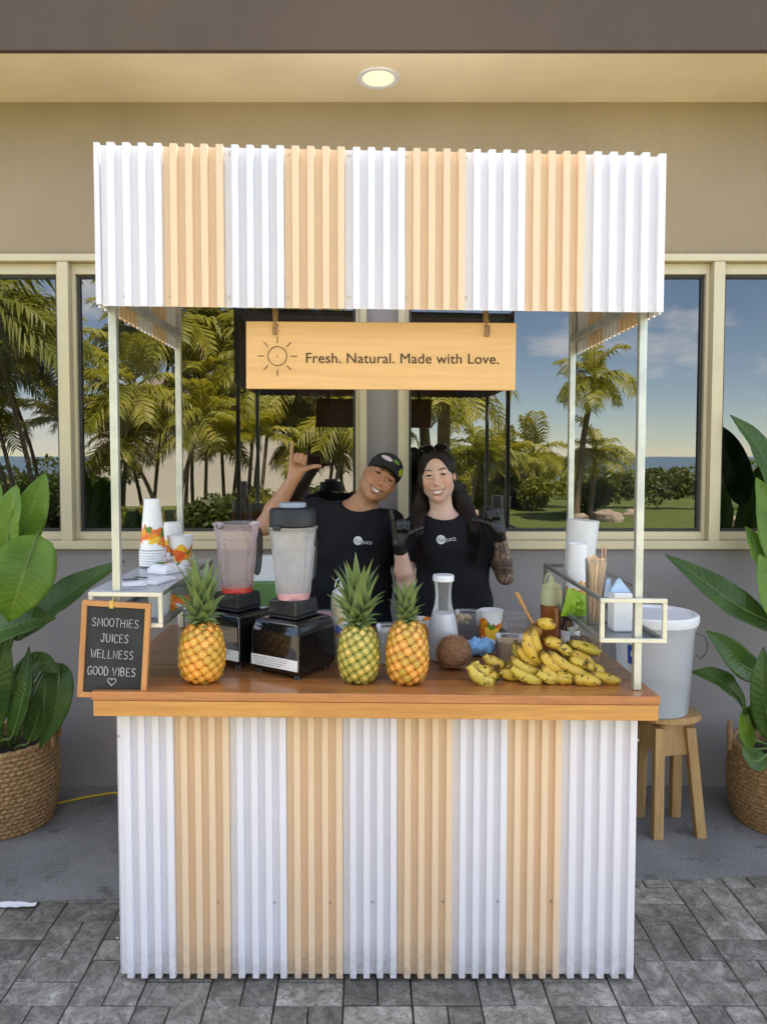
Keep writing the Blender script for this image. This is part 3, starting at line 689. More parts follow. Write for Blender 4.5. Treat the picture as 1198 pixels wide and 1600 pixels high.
for k in range(8):
    a = k * math.pi / 4; q = 1.4 * r0, (2.12 if k % 2 == 0 else 2.05) * r0
    e.tube([(ox + q[0] * math.cos(a), -0.0088, oz + q[0] * math.sin(a)), (ox + q[1] * math.cos(a), -0.0088, oz + q[1] * math.sin(a))], 0.0026, 6, flat=0.4)
e.tube([(ox - 0.003, -0.0088, oz + 0.004), (ox + 0.002, -0.0088, oz + 0.001), (ox + 0.002, -0.0088, oz - 0.003), (ox - 0.003, -0.0088, oz - 0.004)], 0.0012, 5, flat=0.4)
e.build('sun_emblem', M_ink, sg)
tm = text_mesh('Fresh. Natural. Made with Love.', 0.0465, 0.0006, 'lettering', M_ink, spacing=1.02)
tx0, tz0 = sl(477, 568); wid = max(v.co.x for v in tm.vertices); want = sl(778, 568)[0] - tx0
o = link_mesh('lettering', tm, None, sg, (tx0, -0.0092, tz0), (R(90), 0, 0)); o.scale = (want / wid, want / wid * 0.98, 1)
for px in (430, 759):
    hx, hz = sl(px, 522 if px < 500 else 523)
    MB().lathe([(0.0068, 0), (0.0068, 0.0006)], 14).build('hole', M_ink, sg, loc=(hx, -0.0082, hz), rot=(R(90), 0, 0))
    zt_ = CZ0 - c.z + 0.03; ry = PF - SGY - 0.01
    rp = MB(); rnd = random.Random(px)
    for s_ in range(3):
        pts = []
        for k in range(22):
            u = k / 21; tw = u * 16 + s_ * 2.094; yb = (-0.0115) * (1 - u) + ry * u if u > 0.3 else -0.0115
            pts.append((hx + 0.0042 * math.cos(tw) + 0.002 * math.sin(u * 5), yb + 0.0042 * math.sin(tw), hz - 0.004 + (zt_ - hz) * u))
        rp.tube(pts, 0.0044, 6)
        pts = [(hx + 0.004 * math.cos(k * .5 + s_ * 2.1), 0.012 + (ry - 0.012) * k / 12 + 0.003 * math.sin(k * .5 + s_ * 2.1), hz + (zt_ - hz) * k / 12) for k in range(13)]
        rp.tube(pts, 0.004, 5)
    for k in range(26):
        q = Vector((hx, -0.01, hz + rnd.uniform(0, zt_ - hz))); rp.tube([q, q + Vector((rnd.uniform(-.012, .012), rnd.uniform(-.008, 0), rnd.uniform(-.01, .012)))], 0.0005, 3)
    rp.build('rope', M_rope, sg, smooth=60)

# ---------------------------------------------------------------- chalkboard
CBY = SHY - 0.02
c = P(179.5, 1015.5, CBY); cw, ch = 108 / FPX * CBY, 153 / FPX * CBY
cbd = thing('chalkboard_menu', 'oak framed chalkboard listing smoothies, juices, wellness, good vibes', 'chalkboard', (c.x, CBY, c.z), (R(-2), R(3.3), 0))
fw = 0.0165
MB().box(-cw / 2 + fw - 0.002, cw / 2 - fw + 0.002, -0.002, 0.004, -ch / 2 + fw - 0.002, ch / 2 - fw + 0.002).build('slate', M_chalkboard, cbd)
fm = lambda poly: MB().prism(poly, -0.009, 0.009)
a, b2 = cw / 2, ch / 2
for poly in ([(-a, -b2), (a, -b2), (a - fw, -b2 + fw), (-a + fw, -b2 + fw)], [(a, b2), (-a, b2), (-a + fw, b2 - fw), (a - fw, b2 - fw)],
             [(-a, b2), (-a, -b2), (-a + fw, -b2 + fw), (-a + fw, b2 - fw)], [(a, -b2), (a, b2), (a - fw, b2 - fw), (a - fw, -b2 + fw)]):
    fm(poly).build('frame_bar', M_oak, cbd, bevel=0.0015)
MB().box(-0.008 - 0.012, 0.004 - 0.012, -0.011, -0.009, b2 - 0.020, b2 + 0.004).tube([(-0.014, -0.008, b2 - 0.004), (-0.014, 0.01, b2 + 0.012), (-0.014, 0.02, b2 + 0.004)], 0.0018, 6).build('hanger_clip', M_brass, cbd)
circ = [(0.5 + 0.48 * math.cos(q), 0.5 + 0.5 * math.sin(q)) for q in np.linspace(1.7, 1.7 + 6.3, 17)]
F = {'S': [[(.85, .82), (.65, .98), (.32, .97), (.14, .78), (.3, .57), (.66, .44), (.84, .24), (.66, .03), (.3, 0), (.06, .14)]],
     'M': [[(.02, 0), (.14, 1), (.5, .3), (.86, 1), (.98, 0)]], 'O': [circ], 'T': [[(0, 1), (1, .98)], [(.5, 1), (.48, 0)]],
     'H': [[(.08, 1), (.05, 0)], [(.92, 1), (.9, 0)], [(.06, .5), (.92, .53)]], 'I': [[(.5, 1), (.5, 0)]],
     'E': [[(.9, .98), (.12, 1), (.1, 0), (.9, .02)], [(.1, .5), (.75, .52)]], 'J': [[(.3, 1), (.95, 1)], [(.72, 1), (.7, .2), (.5, 0), (.2, .05), (.08, .25)]],
     'U': [[(.06, 1), (.06, .3), (.25, .02), (.65, 0), (.9, .25), (.93, 1)]], 'C': [[(.92, .82), (.6, 1), (.25, .92), (.06, .5), (.22, .08), (.6, 0), (.95, .15)]],
     'W': [[(0, 1), (.22, 0), (.5, .8), (.76, 0), (1, 1)]], 'L': [[(.12, 1), (.1, 0), (.85, .02)]], 'N': [[(.06, 0), (.08, 1), (.88, 0), (.92, 1)]],
     'G': [[(.9, .84), (.55, 1), (.2, .88), (.05, .45), (.25, .05), (.65, 0), (.9, .2), (.9, .45), (.55, .45)]], 'D': [[(.1, 0), (.1, 1), (.55, .95), (.9, .55), (.75, .12), (.4, 0), (.1, 0)]],
     'V': [[(0, 1), (.48, 0), (1, 1)]], 'B': [[(.1, 0), (.1, 1), (.6, .97), (.78, .76), (.6, .54), (.1, .52)], [(.6, .54), (.88, .3), (.68, .03), (.1, 0)]]}
def cl(px, py): p = P(px, py, CBY); q = Vector((p.x - c.x, p.z - c.z)); th = R(3.3); return (q.x * math.cos(th) - q.y * math.sin(th), q.x * math.sin(th) + q.y * math.cos(th))
for word, xa, xb, yc in (('SMOOTHIES', 144, 219, 971), ('JUICES', 158, 203, 996), ('WELLNESS', 143, 211, 1020), ('GOOD VIBES', 138, 215, 1046)):
    A, B = cl(xa, yc + 6.5), cl(xb, yc + 6.5); n = len(word); adv = (B[0] - A[0]) / n; hh = 12.8 / FPX * CBY; mb = MB()
    ws = [0.5 if ch_ == 'I' else 0.55 if ch_ == ' ' else 1.15 if ch_ in 'MW' else 1.0 for ch_ in word]; tot = sum(ws); xx = A[0]; zz = A[1]; rr = random.Random(xa)
    for ch_, w_ in zip(word, ws):
        cell = (B[0] - A[0]) * w_ / tot; g_ = cell * 0.8; dz = rr.uniform(-.0007, .0007)
        for st_ in F.get(ch_, []):
            pts = [(xx + q[0] * g_ if ch_ != 'I' else xx + cell * 0.4, -0.0026, zz + q[1] * hh + dz) for q in st_]
            mb.tube(bez(pts, 4) if len(pts) > 4 and ch_ in 'SOJUCGDB' else pts, 0.00125, 6, flat=0.5)
        xx += cell
    mb.build('chalk_lettering', M_chalk, cbd)
hx, hz = cl(176, 1064); hp_ = []
for q in np.linspace(0, 2 * math.pi, 26): hp_.append((hx + 0.00082 * 16 * math.sin(q) ** 3, -0.0026, hz + 0.00082 * (13 * math.cos(q) - 5 * math.cos(2 * q) - 2 * math.cos(3 * q) - math.cos(4 * q))))
MB().tube(hp_, 0.0018, 6, flat=0.4).build('chalk_heart', M_chalk, cbd)

# ================================================================ THINGS ON AND AROUND THE COUNTER
# ---- pineapples
def pine_mat(name, edge, mid, centre):
    m, t, b = newmat(name)
    tcn = t.nodes.new('ShaderNodeTexCoord'); ln = t.nodes.new('ShaderNodeVectorMath'); ln.operation = 'LENGTH'
    mpn = t.nodes.new('ShaderNodeMapping'); mpn.inputs['Scale'].default_value = (1, 1, 0); t.links.new(tcn.outputs['Object'], mpn.inputs[0]); t.links.new(mpn.outputs[0], ln.inputs[0])
    d = mth(t, 'MULTIPLY', ln.outputs['Value'], 60.0)
    n = noise_n(t, coords(t), 160, 3); d2 = mth(t, 'ADD', d, mth(t, 'MULTIPLY', mth(t, 'SUBTRACT', n, 0.5), 0.5))
    col = ramp(t, d2, [(0.05, [x * 0.45 for x in centre]), (0.13, centre), (0.38, centre), (0.52, mid), (0.84, mid), (0.98, edge)])
    oi = t.nodes.new('ShaderNodeObjectInfo'); hs = t.nodes.new('ShaderNodeHueSaturation')
    vv = mth(t, 'MULTIPLY_ADD', oi.outputs['Random'], 0.5); vv.node.inputs[2].default_value = 0.75; t.links.new(vv, hs.inputs['Value'])
    hh = mth(t, 'MULTIPLY_ADD', oi.outputs['Random'], -0.03); hh.node.inputs[2].default_value = 0.515; t.links.new(hh, hs.inputs['Hue'])
    t.links.new(col, hs.inputs['Color']); t.links.new(hs.outputs[0], b.inputs['Base Color']); b.inputs['Roughness'].default_value = 0.42
    bump(t, b, n, 0.3, 0.002); return m
def fruitlet_mesh(mat, r=0.0176):
    n = 8; vs = []; fs = []
    for (rr, z, sq) in ((1.0, -0.008, 1), (0.965, -0.0008, 1), (0.82, 0.0022, 1), (0.38, 0.0012, 1), (0.17, 0.0036, 1)):
        for i in range(n):
            a = 2 * math.pi * i / n + 0.39; hx = r * rr * (1 + 0.05 * math.cos(6 * a))
            vs.append((hx * math.cos(a), hx * math.sin(a) * 0.94, z + (0.0016 * math.sin(a) if rr < 0.8 else 0)))
    for k in range(4):
        for i in range(n): j = (i + 1) % n; fs.append((k * n + i, k * n + j, (k + 1) * n + j, (k + 1) * n + i))
    vs.append((0, 0.002, 0.0052)); L = len(vs) - 1
    for i in range(n): fs.append((4 * n + i, 4 * n + (i + 1) % n, L))
    mb = MB().add(vs, fs); 
    mb.add([(-0.0022, 0.001, 0.0035), (0.0022, 0.001, 0.0035), (0.0005, 0.010, 0.0088)], [(0, 1, 2), (2, 1, 0)])
    return mb.mesh('fruitlet', mat, 70)
m, t, b = newmat('pineapple_leaf'); at_ = t.nodes.new('ShaderNodeAttribute'); at_.attribute_name = 't'
n = noise_n(t, coords(t, (30, 4, 4)), 6, 4)
col = ramp(t, at_.outputs['Fac'], [(0.0, (0.36, 0.42, 0.20)), (0.3, (0.24, 0.32, 0.12)), (0.8, (0.15, 0.24, 0.07)), (1.0, (0.20, 0.13, 0.05))])
col = mixc(t, 0.4, col, ramp(t, n, [(0.3, (0.07, 0.13, 0.035)), (0.7, (0.32, 0.38, 0.17))]))
t.links.new(col, b.inputs['Base Color']); b.inputs['Roughness'].default_value = 0.45; M_pleaf = m
def set_t(me, ts):
    a = me.attributes.new('t', 'FLOAT', 'POINT'); a.data.foreach_set('value', ts)
def crownleaf_mesh(curl, wide):
    n = 9; vs = []; ts = []; fs = []                     # unit length leaf along +z bending to +x
    ang = 0.0; p = Vector((0, 0, 0))
    for k in range(n + 1):
        u = k / n; w = wide * (1 - u ** 2.2) * (0.75 + 0.5 * math.sin(math.pi * min(1, u * 1.6)) * 0.5)
        d = Vector((math.sin(ang), 0, math.cos(ang))); nn = Vector((math.cos(ang), 0, -math.sin(ang)))
        for s in (-1, -0.55, 0, 0.55, 1):
            q = p + Vector((0, s * w, 0)) - nn * (abs(s) ** 1.5) * w * 0.55 * -1
            vs.append(q); ts.append(u)
        p = p + d / n; ang += curl / n
    for k in range(n):
        for i in range(4): a = k * 5 + i; fs.append((a, a + 1, a + 6, a + 5))
    me = MB().add(vs, fs).mesh('leaf', M_pleaf, 180); set_t(me, ts); return me
CLEAF = [crownleaf_mesh(0.55, 0.13), crownleaf_mesh(1.0, 0.17), crownleaf_mesh(1.6, 0.22)]
def pineapple(px, py, rad, H, crownH, crownR, mat, seed, label, lean=0.0):
    p0 = onc(px, py); r2 = random.Random(seed)
    p = thing('pineapple', label, 'pineapple', (p0.x, p0.y + rad * 0.75, ctop(p0.x)), (0, lean, r2.uniform(0, 6)), group='pineapples on the counter')
    prof = lambda u: rad * (0.70 + 0.30 * math.sin(math.pi * min(1, 0.05 + u * 0.95) ** 0.9)) * (1 - 0.35 * max(0, (u - 0.8) / 0.2) ** 2) * (1 - 0.28 * max(0, (0.12 - u) / 0.12) ** 2)
    pts = [(max(0.002, prof(k / 20) - 0.004), H * k / 20) for k in range(21)]
    core = MB().lathe([(0.01, 0.0)] + pts[0:], 28).build('fruit_core', mat[1], p, smooth=180)
    fme = fruitlet_mesh(mat[0]); C = 2 * math.pi * rad; n = int(C * H / 0.00072)
    for k in range(n):
        u = (k + 0.5) / n; a = k * 2.3999632; z = H * u; rr = prof(u) - 0.004
        dr = (prof(min(1, u + 0.02)) - prof(max(0, u - 0.02))) / (0.04 * H)
        nv = Vector((math.cos(a), math.sin(a), -dr)).normalized(); upv = (Vector((0, 0, 1)) - nv * nv.z).normalized(); xx = upv.cross(nv)
        M = Matrix((xx, upv, nv)).transposed().to_4x4(); M.translation = Vector((rr * math.cos(a), rr * math.sin(a), z))
        o = link_mesh('fruitlet', fme, None, p); s = 1.0 if 0.12 < u < 0.85 else 0.84; o.matrix_local = M @ Matrix.Diagonal((s, s, s * r2.uniform(0.9, 1.2), 1))
    nl = 46
    for k in range(nl):
        u = k / (nl - 1); a = k * 2.3999632 + r2.uniform(-.15, .15)
        L = crownH * (0.22 + 0.78 * u ** 1.2) * r2.uniform(0.82, 1.08) * (1 if u < .9 else .8); tilt = (1.25 - 1.12 * u ** 0.8) * crownR
        o = link_mesh('leaf', CLEAF[2 if u < 0.3 else 1 if u < 0.6 else 0], None, p)
        M = Matrix.Translation((0.012 * (1 - u) * math.cos(a), 0.012 * (1 - u) * math.sin(a), H - 0.012 + 0.05 * u)) @ Matrix.Rotation(a, 4, 'Z') @ Matrix.Rotation(tilt * r2.uniform(.85, 1.1), 4, 'Y') @ Matrix.Rotation(r2.uniform(-.25, .25), 4, 'Z')
        o.matrix_local = M @ Matrix.Diagonal((L, max(0.085, L) * (1.15 if u < .5 else 0.95), L, 1))
    return p
pa = (pine_mat('pineapple_orange', (0.24, 0.11, 0.012), (0.66, 0.29, 0.028), (0.82, 0.50, 0.12)), pm('pineapple_core_a', (0.16, 0.11, 0.02), 0.6))
pb = (pine_mat('pineapple_green', (0.05, 0.085, 0.012), (0.34, 0.29, 0.045), (0.72, 0.56, 0.16)), pm('pineapple_core_b', (0.045, 0.07, 0.015), 0.6))
pc = (pine_mat('pineapple_amber', (0.22, 0.10, 0.014), (0.60, 0.26, 0.03), (0.80, 0.50, 0.13)), pm('pineapple_core_c', (0.15, 0.09, 0.02), 0.6))
pineapple(310, 1072, 0.077, 0.192, 0.225, 0.66, pa, 11, 'orange pineapple with tall crown in front of the blenders')
pineapple(561, 1072, 0.070, 0.190, 0.245, 0.66, pb, 12, 'green-yellow pineapple, left one of the pair at the counter centre', R(1))
pineapple(637, 1074, 0.072, 0.202, 0.140, 0.78, pc, 13, 'amber pineapple with short crown, right one of the pair at the centre', R(1))

# ---- bananas
m, t, b = newmat('banana_skin'); at_ = t.nodes.new('ShaderNodeAttribute'); at_.attribute_name = 't'; v = coords(t)
oi = t.nodes.new('ShaderNodeObjectInfo')
base = ramp(t, oi.outputs['Random'], [(0.0, (0.58, 0.34, 0.028)), (0.5, (0.66, 0.42, 0.04)), (1.0, (0.56, 0.42, 0.055))])
base = mixc(t, mth(t, 'MULTIPLY', noise_n(t, v, 18, 3), 0.5), base, (0.66, 0.50, 0.11))
sp = ramp(t, noise_n(t, v, 70, 3, 0.5, 0.3), [(0.61, 0.0), (0.645, 1.0)]); sp2 = ramp(t, noise_n(t, v, 22, 4, 0.6, 0.4), [(0.60, 0.0), (0.67, 0.9)])
base = mixc(t, sp, base, (0.06, 0.03, 0.012)); base = mixc(t, sp2, base, (0.045, 0.026, 0.012))
ends = ramp(t, at_.outputs['Fac'], [(0.0, (0.03, 0.02, 0.01)), (0.06, (0.24, 0.20, 0.05)), (0.14, (0.52, 0.42, 0.07)), (0.2, (1, 1, 1)), (0.955, (1, 1, 1)), (0.985, (0.10, 0.06, 0.025)), (1.0, (0.03, 0.02, 0.01))])
base = mixc(t, 1.0, base, ends, 'MULTIPLY')
t.links.new(base, b.inputs['Base Color']); b.inputs['Roughness'].default_value = 0.45; M_ban = m
def banana(parent, A, B, bulge, fat=0.0185, org=Vector((0, 0, 0))):
    """A stem end, B tip end (world), bulge = world offset of the middle"""
    n = 18; A, B, bu = Vector(A), Vector(B), Vector(bulge); pts = []; rad = []; L = (B - A).length
    for k in range(n + 1):
        u = k / n; pts.append(A.lerp(B, u) + bu * (4 * u * (1 - u)) - org)
        if u < 0.16: r = 0.0055 + (fat * 0.72 - 0.0055) * (u / 0.16) ** 1.6
        elif u > 0.9: r = fat * (0.62 * (1 - ((u - 0.9) / 0.1) ** 1.5)) + 0.0045
        else: r = fat * (0.72 + 0.28 * math.sin(math.pi * min(1, (u - 0.16) / 0.6 * 0.75))) * (1 - 0.36 * max(0, (u - 0.62) / 0.28) ** 2)
        rad.append(r)
    mb = MB(); N = 15; mb.tube(pts, rad, N)
    # five soft ridges
    vs = mb.v
    for k in range(n + 1):
        c_ = pts[k]
        for i in range(N):
            a = 2 * math.pi * i / N; q = Vector(vs[k * N + i]); f = 1 + 0.085 * math.cos(5 * a) ; vs[k * N + i] = tuple(c_ + (q - c_) * f)
    me = mb.mesh('banana', M_ban, 180); set_t(me, [k / n for k in range(n + 1) for _ in range(N)])
    return link_mesh('banana', me, None, parent)
def cpx(x, y): return 680 + x / 2.7227, 780 + y / 2.7227
BUN = [
 ('small plump banana bunch next to the coconut', [
  (255, 712, 150, 722, 2.43, -26, 20), (282, 748, 168, 684, 2.44, -22, 24), (300, 700, 205, 662, 2.49, -4, 14), (390, 770, 268, 738, 2.46, -4, 16), (372, 765, 285, 700, 2.51, 0, 8), (262, 785, 140, 700, 2.41, -8, 36)]),
 ('tall heap of spotted bananas at the middle of the banana pile', [
  (425, 535, 500, 545, 2.52, 4, -14), (418, 530, 460, 680, 2.49, -24, 0), (400, 545, 452, 700, 2.47, -34, 8), (345, 610, 455, 705, 2.48, -14, 16), (340, 600, 395, 690, 2.52, -14, 8), (315, 660, 455, 735, 2.46, -10, 20),
  (470, 790, 318, 712, 2.42, -6, 18), (455, 590, 545, 605, 2.50, 0, 14), (450, 640, 540, 735, 2.45, -12, 10), (465, 590, 535, 640, 2.53, 4, -8), (520, 785, 430, 735, 2.42, 0, 14), (450, 700, 535, 775, 2.43, -6, 10)]),
 ('sprawling bananas forming the right end of the banana pile', [
  (500, 620, 575, 672, 2.50, 6, -10), (475, 640, 595, 728, 2.46, 0, 14), (555, 610, 705, 655, 2.52, 0, -6), (560, 640, 670, 695, 2.49, 6, 8), (530, 690, 645, 745, 2.45, 4, 12), (630, 700, 712, 748, 2.46, 8, -4),
  (650, 735, 782, 793, 2.43, 8, 10), (570, 765, 700, 785, 2.41, 4, 16), (500, 735, 595, 762, 2.43, 0, 14), (575, 735, 690, 765, 2.44, 0, 8), (505, 770, 570, 782, 2.42, 0, 8), (560, 680, 640, 715, 2.47, 4, -6)])]
for lab, lst in BUN:
    pts = []
    for (xa, ya, xb, yb, Y, bx, by) in lst:
        A = P(*cpx(xa, ya), Y + 0.01); B = P(*cpx(xb, yb), Y); k_ = Y / FPX / 2.7227
        bu = Vector((bx * k_, -0.008, -by * k_)); fat = 0.0185
        for q in (A, B): q.z = max(q.z, ctop(q.x) + 0.010)
        mid = (A + B) / 2 + bu
        if mid.z < ctop(mid.x) + fat: bu.z += ctop(mid.x) + fat - mid.z
        pts.append((A, B, bu))
    cx = sum((a.x + b_.x) / 2 for a, b_, _ in pts) / len(pts); cy = sum(a.y for a, _, _ in pts) / len(pts)
    org = Vector((cx, cy, ctop(cx))); bn_ = thing('banana_bunch', lab, 'bananas', org, group='ripe banana bunches on the counter')
    for A, B, bu in pts: banana(bn_, A, B, bu, random.uniform(0.0178, 0.0205) * (1.15 if 'plump' in lab else 1.0), org)

# ---- blenders
M_jar = clear('blender_jar', (0.68, 0.67, 0.70), 0.40, 0.08, tint=(0.93, 0.92, 0.93), var=0.3)
M_jarpink = clear('blender_jar_pink', (0.60, 0.50, 0.51), 0.36, 0.08, tint=(0.95, 0.90, 0.90), var=0.25)
M_collar = clear('smoky_collar', (0.035, 0.037, 0.042), 0.80, 0.12)
M_redj = pm('red_juice', (0.55, 0.06, 0.05), 0.3, var=0.2); M_pinkj = pm('pink_juice', (0.62, 0.33, 0.36), 0.3, var=0.1)
M_lid = pm('lid_rubber', (0.010, 0.010, 0.012), 0.5, var=0.2); M_cap = pm('lid_cap', (0.30, 0.34, 0.42), 0.4)
def lobed(a, z):
    q = 4 * a; f = min(1, max(0, (0.215 - z) / 0.05))             # square jar with fluted corners
    return 1 + f * (0.055 * math.cos(q) - 0.035 * abs(math.cos(2 * a + math.pi / 2)) ** 6)
def blender(cx, cy, rz, jarmat, juice, jl, lid, label, sticker_lines):
    g = thing('countertop_blender', label, 'blender', (cx, cy, ctop(cx)), (0, 0, rz))
    hb = 0.185; w0, w1 = 0.103, 0.098
    body = MB(); n = len(body.v)
    prof = [(w0 - 0.006, 0.012), (w0, 0.03), (w0, 0.05), (w1 + 0.004, hb - 0.04), (w1 - 0.006, hb - 0.006), (w1 - 0.02, hb)]
    vs = []; fs = []
    for r_, z in prof: vs += [(-r_, -r_, z), (r_, -r_, z), (r_, r_ * 1.05, z), (-r_, r_ * 1.05, z)]
    for k in range(len(prof) - 1):
        for i in range(4): j = (i + 1) % 4; fs.append((k * 4 + i, k * 4 + j, k * 4 + 4 + j, k * 4 + 4 + i))
    fs += [(3, 2, 1, 0), tuple(len(vs) - 4 + i for i in range(4))]
    body.add(vs, fs).build('base', M_gloss, g, bevel=0.008, segs=3)
    for sx in (-1, 1):
        for sy in (-1, 1): MB().lathe([(0.014, 0), (0.013, 0.013)], 12, (sx * 0.08, sy * 0.08, 0)).build('foot', M_black, g, smooth=40)
    st = MB().box(-w0 + 0.006, w0 - 0.004, -w0 - 0.0022, -w0 + 0.002, 0.030, 0.066).build('sticker', M_paper, g)
    pr = MB(); rr = random.Random(int(cx * 1000))
    for k in range(4):
        x = -w0 + 0.012 + 0.004 * k
        while x < w0 - 0.045 - 0.012 * k:
            l = rr.uniform(0.006, 0.018); pr.box(x, x + l, -w0 - 0.0026, -w0 - 0.0021, 0.0585 - k * 0.0075, 0.0605 - k * 0.0075); x += l + 0.003
    pr.build('print_line', M_print, st)
    MB().box(-0.062, 0.062, -0.062, 0.062, hb + 0.0005, hb + 0.012).build('jar_seat', M_lid, g, bevel=0.006)
    z0 = hb + 0.0125
    MB().add([(s * q, t_ * q, z) for q, z in ((0.062, z0), (0.058, z0 + 0.05)) for s, t_ in ((-1, -1), (1, -1), (1, 1), (-1, 1))],
             [(3, 2, 1, 0), (4, 5, 6, 7), (0, 1, 5, 4), (1, 2, 6, 5), (2, 3, 7, 6), (3, 0, 4, 7)]).build('jar_collar', M_collar, g, bevel=0.006, segs=3)
    zj = z0 + 0.0505; hj = 0.245
    pf = [(0.056, 0.0), (0.058, 0.01)] + [(0.058 + 0.022 * u ** 1.1, 0.01 + 0.225 * u) for u in np.linspace(0.05, 1, 16)] + [(0.084, 0.237), (0.0855, 0.245), (0.0835, 0.245)]
    j = MB().lathe(pf, 64, (0, 0, zj), cap1=False, wob=lobed).build('jar', jarmat, g, smooth=60)
    if juice: MB().lathe([(0.0572, -0.0004), (0.0592, 0.010), (0.0605, jl)], 48, (0, 0, zj), wob=lobed).build('juice', juice, j, smooth=50)
    rb = MB()
    for k in range(4):
        a = math.pi / 2 * k
        for s in (-1, 1):
            rb.tube([(math.cos(a + s * 0.22 * (1.25 if z < .1 else 1)) * (0.0600 + 0.022 * (z / .225)) * 1.035, math.sin(a + s * 0.22) * (0.0600 + 0.022 * (z / .225)) * 1.035, zj + z) for z in (0.02, 0.06, 0.1, 0.14, 0.18)], 0.0022, 5)
    rb.build('rib', jarmat, j, smooth=60)
    if not lid:
        MB().tube([(0.016 * math.cos(q), -0.0855 + 0.0, zj + 0.243 + 0.013 * math.sin(q)) for q in np.linspace(math.pi, 2 * math.pi, 11)], 0.0018, 6).build('spout', M_lid, j)
    else:
        l = MB().lathe([(0.076, 0.246), (0.0795, 0.250), (0.0785, 0.30), (0.074, 0.306), (0.04, 0.307)], 48, (0, 0, zj)).build('lid', M_lid, g, smooth=40)
        MB().lathe([(0.041, 0.3075), (0.046, 0.311), (0.046, 0.322), (0.043, 0.326)], 36, (0, 0, zj)).build('cap', M_cap, l, smooth=40)
        MB().box(-0.015, 0.015, -0.09, -0.078, 0.236 + zj, 0.255 + zj).build('lid_tab', M_lid, l, bevel=0.003)
    hd_ = [(0.0, 0.082, zj + 0.215), (0, 0.115, zj + 0.205), (0, 0.122, zj + 0.15), (0, 0.112, zj + 0.07), (0, 0.10, zj + 0.05)]
    MB().tube(bez(hd_, 5), 0.011, 8, flat=1.3).build('handle', M_collar, j, smooth=60)
    return g
q = onc(466, 1064); blender(q.x - 0.029, q.y + 0.135, R(-33), M_jar, M_pinkj, 0.022, True, 'lidded blender with milky jar on a gloss black base', 4)
q = onc(374, 1047); blender(q.x - 0.029, q.y + 0.135, R(-33), M_jarpink, M_redj, 0.018, False, 'open blender with pink smoothie residue behind the orange pineapple', 4)

# ---- printed paper cups
def cup_mat(name, lo, hi, seed):
    m, t, b = newmat(name); tcn = t.nodes.new('ShaderNodeTexCoord'); sx = t.nodes.new('ShaderNodeSeparateXYZ'); t.links.new(tcn.outputs['Object'], sx.inputs[0])
    mpn = t.nodes.new('ShaderNodeMapping'); mpn.inputs['Location'].default_value = (seed, seed * 2, seed); t.links.new(tcn.outputs['Object'], mpn.inputs[0]); v = mpn.outputs[0]
    vo = t.nodes.new('ShaderNodeTexVoronoi'); vo.inputs['Scale'].default_value = 38; t.links.new(v, vo.inputs['Vector'])
    pal = t.nodes.new('ShaderNodeSeparateColor'); t.links.new(vo.outputs['Color'], pal.inputs[0])
    r_ = ramp(t, pal.outputs[0], [(0.0, (0.80, 0.16, 0.02)), (0.35, (0.85, 0.30, 0.015)), (0.6, (0.88, 0.52, 0.03)), (0.8, (0.80, 0.10, 0.02)), (0.92, (0.10, 0.22, 0.02))]); r_.node.color_ramp.interpolation = 'CONSTANT'
    n = noise_n(t, v, 22, 3, 0.5, 0.5)
    zz = mth(t, 'SUBTRACT', 1.0, mth(t, 'MULTIPLY', mth(t, 'ABSOLUTE', mth(t, 'SUBTRACT', sx.outputs[2], (lo + hi) / 2)), 2.0 / (hi - lo)))
    k = ramp(t, mth(t, 'ADD', mth(t, 'MULTIPLY', n, 1.1), mth(t, 'MULTIPLY', zz, 0.35)), [(0.66, 0.0), (0.68, 1.0)])
    ins = ramp(t, zz, [(0.0, 0.0), (0.02, 1.0)])
    col = mixc(t, mth(t, 'MULTIPLY', k, ins), (0.83, 0.83, 0.83), r_)
    t.links.new(col, b.inputs['Base Color']); b.inputs['Roughness'].default_value = 0.45; return m
M_cup = cup_mat('cup_print', 0.0, 0.085, 3.1); M_cup2 = cup_mat('cup_print_tall', 0.0, 0.13, 7.7)
def cup(name, label, loc, H, r0, r1, mat, inv=False, rot=0, group=None, tilt=0):
    g = thing(name, label, 'cup', loc, (tilt, 0, rot), group)
    pf = [(r0 * 0.97, 0.006), (r0, 0.0), (r0, 0.002), (r1, H - 0.004), (r1 + 0.003, H - 0.003), (r1 + 0.003, H), (r1 - 0.001, H), (r0 - 0.001, 0.008)]
    if inv: pf = [(r, H - z) for r, z in pf]
    MB().lathe(pf, 40, cap0=False).build('cup_wall', mat, g, smooth=40); return g
LT = lambda x: LSZ + 0.004 - kz(LSZ) * x
def onp(px, py, z): return PZ(px, py, z)
q = PZ(234, 888, LT(-.75))
st = thing('cup_stack', 'tall stack of upside-down printed paper cups on the left shelf', 'cup stack', (q.x, q.y + 0.045, LT(q.x)), (0, 0, 0.7))
HC = 0.115; 
MB().lathe([(0.048, 0.066), (0.050, 0.067), (0.050, 0.070), (0.047, 0.071), (0.034, 0.066 + HC + 0.03)], 40, cap0=False).build('cup', cup_mat('cup_print_stack', 0.07, 0.165, 5.5), st, smooth=40)
MB().lathe([(0.034, 0.0), (0.0345, 0.0), (0.0335, 0.018), (0.0290, 0.062), (0.0285, 0.062)], 40, (0, 0, 0.1965), cap0=False).build('cup', M_paper, st, smooth=40)
for k in range(6): MB().lathe([(0.0465, 0), (0.0505, 0.0005), (0.0512, 0.004), (0.0505, 0.0075), (0.047, 0.009)], 40, (0, 0, 0.006 + k * 0.0098)).build('cup_rim', M_paper, st, smooth=60)
q = PZ(263, 878, LT(-.75))
